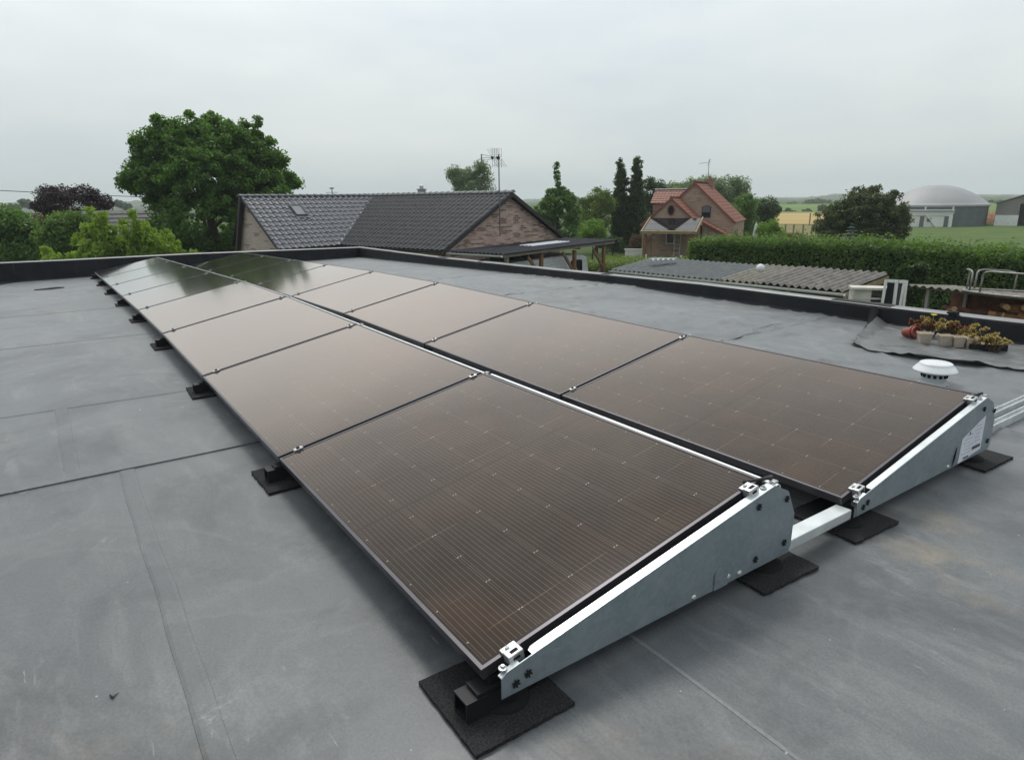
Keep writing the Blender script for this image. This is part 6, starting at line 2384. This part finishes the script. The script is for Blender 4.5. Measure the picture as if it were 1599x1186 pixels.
hedge('clipped_hedge', 'long tall clipped green hedge running behind the shed and firewood store', [(26.9, 21.6), (27.2, 17), (27.5, 12.5), (27.9, 7.5), (28.4, 2.0), (28.8, -2.0)], 1.7,
      [2.30, 2.44, 2.50, 2.34, 2.16, 2.05], 0.13, 480, 'leaf_hedge', 1)
# low hedge in front of the red house lawn
ha, hb = at(884, 402, 33), at(1076, 402, 36.5)
h0 = hm_(393, 930, 33.5)
hedge('low_hedge', 'low trimmed yellow green hedge between the carport and the red roofed house', [(ha.x, ha.y), ((ha.x + hb.x) / 2, (ha.y + hb.y) / 2), (hb.x, hb.y)], 1.6, [1.35, 1.25, 1.2], 0.12, 420, 'leaf_yellowgreen', 2, wob=0.08, shoots=0.1)
# climbing shrub at the hedge in front of the shed end
D = 21.5
lb = [L3(1440, 1430, 432, 12, 16, D), L3(1440, 1448, 455, 16, 22, D), L3(1440, 1452, 422, 9, 10, D), L3(1440, 1420, 452, 8, 20, D), L3(1440, 1438, 448, 14, 16, D), L3(1440, 1426, 420, 4, 7, D), L3(1440, 1460, 440, 8, 12, D)]
tree('ivy_shrub', 'leafy dark shrub growing at the shed end in front of the hedge', 'shrub', 1440, D, 'leaf_dark', lb, 260, 26, 0.13, 0.13, 0.05)

# ------------------------------------------------- grass
def blades(name, poly, n, h, label=None):
    """tall grass over a convex quad of ground points"""
    a, b, c, d = [np.array((p.x, p.y, 0.0)) for p in poly]
    s_, t_ = RNG.random((n, 1)), RNG.random((n, 1))
    P = (a * (1 - s_) + b * s_) * (1 - t_) + (d * (1 - s_) + c * s_) * t_
    hh = h * RNG.uniform(0.4, 1.2, n)
    P[:, 2] = G + hh * 0.5
    Nn = np.stack([RNG.normal(size=n), RNG.normal(size=n), RNG.normal(size=n) * 0.15], 1)
    # blades as tall thin leaves
    ang = RNG.random(n) * 6.283
    T = np.stack([np.cos(ang) * 0.25, np.sin(ang) * 0.25, np.ones(n)], 1)
    W_ = np.stack([-np.sin(ang), np.cos(ang), np.zeros(n)], 1)
    hw_ = 0.022 + 0.02 * RNG.random((n, 1))
    V = np.stack([P - T * hh[:, None] / 2 - W_ * hw_, P - T * hh[:, None] / 2 + W_ * hw_, P + T * hh[:, None] / 2 + W_ * hw_ * .3, P + T * hh[:, None] / 2 - W_ * hw_ * .3], 1).reshape(-1, 3)
    me = bpy.data.meshes.new(name)
    me.from_pydata(V.tolist(), [], np.arange(4 * n).reshape(-1, 4).tolist())
    me.materials.append(MATS['grass_blades'])
    o = bpy.data.objects.new(name, me)
    COL.objects.link(o)
    tag(o, label, 'grass', kind='stuff')
    return o


blades('long_grass', [at(945, 395, 38), at(1085, 395, 38.5), at(1085, 395, 46), at(945, 395, 46)], 9000, 0.62, 'long green grass growing in front of the red roofed house')
for q, (u_, Dp) in enumerate(((1009, 40.5), (1064, 40))):
    p_ = at(u_, 395, Dp)
    o = MB().box((0, 0, 0.55), (0.06, 0.06, 1.1)).box((0, 0, 1.12), (0.09, 0.09, 0.05)).build('garden_stake', 'white_paint')
    o.location = (p_.x, p_.y, G)
    tag(o, ('white garden stake in the long grass beside the pale garden wall', 'white garden stake in the long grass in front of the ladder')[q], 'stake', 'white stakes in the long grass')

# ------------------------------------------------- ground, fields, hills
mb = MB()
rings = [0.1, 20, 40, 80, 160, 320, 640, 1200, 2200, 3200]
na = 72
vs = [(r * math.cos(2 * math.pi * k / na), r * math.sin(2 * math.pi * k / na), G) for r in rings for k in range(na)]
fs = [(i * na + k, i * na + (k + 1) % na, (i + 1) * na + (k + 1) % na, (i + 1) * na + k) for i in range(len(rings) - 1) for k in range(na)]
mb.add(vs, fs)
tag(mb.build('ground', 'lawn', fixn=True), 'mown green ground of the gardens around the buildings', 'ground', kind='structure')


def field(name, quads, m, dz, label):
    b = MB()
    for qd in quads:
        pp = [at(u_, 330, D_) for u_, D_ in qd]
        n = 10
        b.grid(lambda s_, t_: tuple((pp[0].lerp(pp[1], s_).lerp(pp[3].lerp(pp[2], s_), t_)).xy) + (G + dz,), n, n)
    o = b.build(name, m)
    return tag(o, label, 'field', kind='structure')


field('meadow', [[(1080, 53), (1460, 46), (1460, 130), (1080, 130)]], 'rough_pasture', 0.03, 'dry yellowish meadow behind the hedge')
field('pasture', [[(1420, 33), (1800, 25), (1800, 130), (1420, 130)]], 'pasture', 0.06, 'green pasture in front of the gas dome and barn')
field('wheat_field', [[(1120, 118), (1480, 118), (1480, 205), (1120, 205)]], 'wheat', 0.09, 'pale golden wheat field in the distance')
field('far_crop_field', [[(900, 207), (1700, 207), (1700, 420), (900, 420)]], 'far_crop', 0.12, 'far green crop field below the hills')
mb = MB()
for D_ in (148, 149.5):
    pass
# fence posts in the meadow
for q, (u_, D_) in enumerate(((1228, 86), (1241, 86), (1256, 86), (1270, 86), (1265, 112), (1277, 110))):
    p_ = at(u_, 340, D_)
    o = MB().box((0, 0, 0.55 if q < 4 else 0.9), (0.14, 0.14, 1.1 if q < 4 else 1.8)).box((0, 0, 1.14 if q < 4 else 1.84), (0.17, 0.17, 0.06)).build('fence_post', 'timber_grey')
    o.location = (p_.x, p_.y, G)
    tag(o, '%s grey wooden fence post in the dry meadow, %s' % ('short' if q < 4 else 'tall', ('beside the bright bush', 'second from the bright bush', 'third from the bright bush', 'fourth from the bright bush', 'beside the large round bush', 'half hidden by the large round bush')[q]), 'fence post', 'fence posts in the meadow')


def hill(name, label, prof, D0, D1, seed, bumps, step=0.5):
    """ridge of land seen over an arc: prof = [(image column, image row of its crest)]"""
    m = MB()
    us = [u_ for u_, _ in prof]
    n = int((us[-1] - us[0]) / 5)
    rows = [0.0, 0.35, 0.6, 0.75, 0.85, 0.92, 1.0, 1.4]
    def f(a, b):
        u_ = us[0] + (us[-1] - us[0]) * a
        v_ = interp(u_, prof)
        j = b * (len(rows) - 1)
        t = rows[int(round(j))]
        D_ = D0 + (D1 - D0) * t
        top_ = at(u_, v_, D1).z
        z = G + 0.2 + (top_ - G) * (1 - (1 - min(t, 1)) ** 2 if t <= 1 else 1.0 - (t - 1) * 1.6)
        z += bumps * (mnoise.noise(Vector((u_ * 0.035 + seed, D_ * 0.006, 0))) + 0.8 * mnoise.noise(Vector((u_ * 0.13 + seed, D_ * 0.02, 3)))) * min(1, t * 2)
        p_ = at(u_, 330, D_)
        return (p_.x, p_.y, max(z, G - 0.5))
    m.grid(f, n, len(rows) - 1)
    return tag(m.build(name, 'hill_land', smooth=True), label, 'hill', kind='structure')


hill('hills', 'distant blue hazy hills along the horizon', [(-400, 319), (0, 318), (60, 316), (400, 315), (690, 313), (900, 312), (1050, 311), (1180, 309), (1250, 309), (1300, 305), (1380, 304), (1450, 305), (1520, 305), (1580, 305), (1650, 302), (2000, 300)], 800, 1700, 1, 4.0)


def far_wood(name, label, items, leaf, matn):
    """a far-off wood that reads as one mass"""
    Ps, Ns, Ss = [], [], []
    for u_, v_, a, c, D_ in items:
        sc = wm(100, u_, D_) / 100
        p_ = at(u_, v_, D_)
        n = int(np.clip(a * c * 3.0, 60, 2500))
        d = unit(n)
        r = 0.35 + 0.65 * RNG.random((n, 1)) ** 0.5
        pts = np.array([p_.x, p_.y, p_.z]) + d * r * np.array([a, a, c]) * sc
        Ps.append(pts)
        Ns.append(unit(n) + np.array([0, 0, 0.6]))
        Ss.append(leaf * D_ / 200 * RNG.uniform(0.6, 1.4, n))
    o = leaf_mesh(name, np.concatenate(Ps), np.concatenate(Ns), np.concatenate(Ss), matn, None, 0.8)
    return tag(o, label, 'wood', kind='stuff')


it = []
rnd = random.Random(9)
for u_ in range(1205, 1420, 9):
    it.append((u_ + rnd.uniform(-3, 3), rnd.uniform(321, 325), rnd.uniform(6, 11), rnd.uniform(3, 6), 480))
for u_, v_, a, c in ((1262, 318, 9, 5), (1275, 317, 12, 6), (1290, 318, 10, 6), (1235, 321, 8, 4)):
    it.append((u_, v_, a, c, 440))
far_wood('far_off_wood', 'hazy far-off wood beyond the green crop field', it, 1.0, 'leaf_dark')
it = [(1230, 329, 5, 4, 215), (1238, 331, 6, 2.5, 215), (1260, 330, 8, 4, 215), (1225, 332, 4, 2, 215), (1285, 327, 9, 8, 215)]
far_wood('field_bushes', 'dark clumps of bushes at the far edge of the wheat field', it, 0.75, 'leaf_dark')
it = [(u_ + rnd.uniform(-3, 3), rnd.uniform(318, 325), rnd.uniform(7, 12), rnd.uniform(4, 7), 400) for u_ in range(1500, 1640, 9)] + [(1525, 313, 6, 5, 260), (1520, 316, 5, 4, 260)]
far_wood('far_off_wood', 'hazy far-off trees between the gas dome and the barn', it, 1.0, 'leaf_dark')
it = [(738, 316, 16, 6, 380), (725, 318, 12, 5, 380), (755, 318, 14, 5, 380), (905, 316, 20, 6, 330), (780, 322, 20, 4, 380), (710, 322, 10, 4, 380)]
far_wood('far_off_wood', 'hazy wooded rise seen past the bungalow gable', it, 1.0, 'leaf_dark')
it = [(38, 316, 10, 5, 300), (45, 320, 14, 6, 300), (185, 318, 8, 5, 300), (196, 322, 10, 5, 300), (20, 324, 14, 5, 300), (62, 324, 14, 5, 300)]
far_wood('far_off_wood', 'hazy far-off trees on the skyline behind the purple tree', it, 0.9, 'leaf_dark')

# ------------------------------------------------- haze
HAZE = 0.0005
if HAZE:
    hmz = bpy.data.materials.new('haze')
    hmz.use_nodes = True
    hmz.node_tree.nodes.clear()
    pv_ = N(hmz.node_tree, 'ShaderNodeVolumePrincipled')
    pv_.inputs['Color'].default_value = (0.88, 0.93, 0.975, 1)
    pv_.inputs['Density'].default_value = HAZE
    pv_.inputs['Anisotropy'].default_value = 0.0
    ho = N(hmz.node_tree, 'ShaderNodeOutputMaterial')
    hmz.node_tree.links.new(pv_.outputs[0], ho.inputs['Volume'])
    MATS['haze'] = hmz
    mb = MB()
    mb.box((0, 0, (G - 1.0 + 60) / 2), (7000, 7000, 61 - G))
    hz_o = mb.build('haze', 'haze')
    tag(hz_o, 'thin pale haze in the air over the fields', 'haze', kind='stuff')
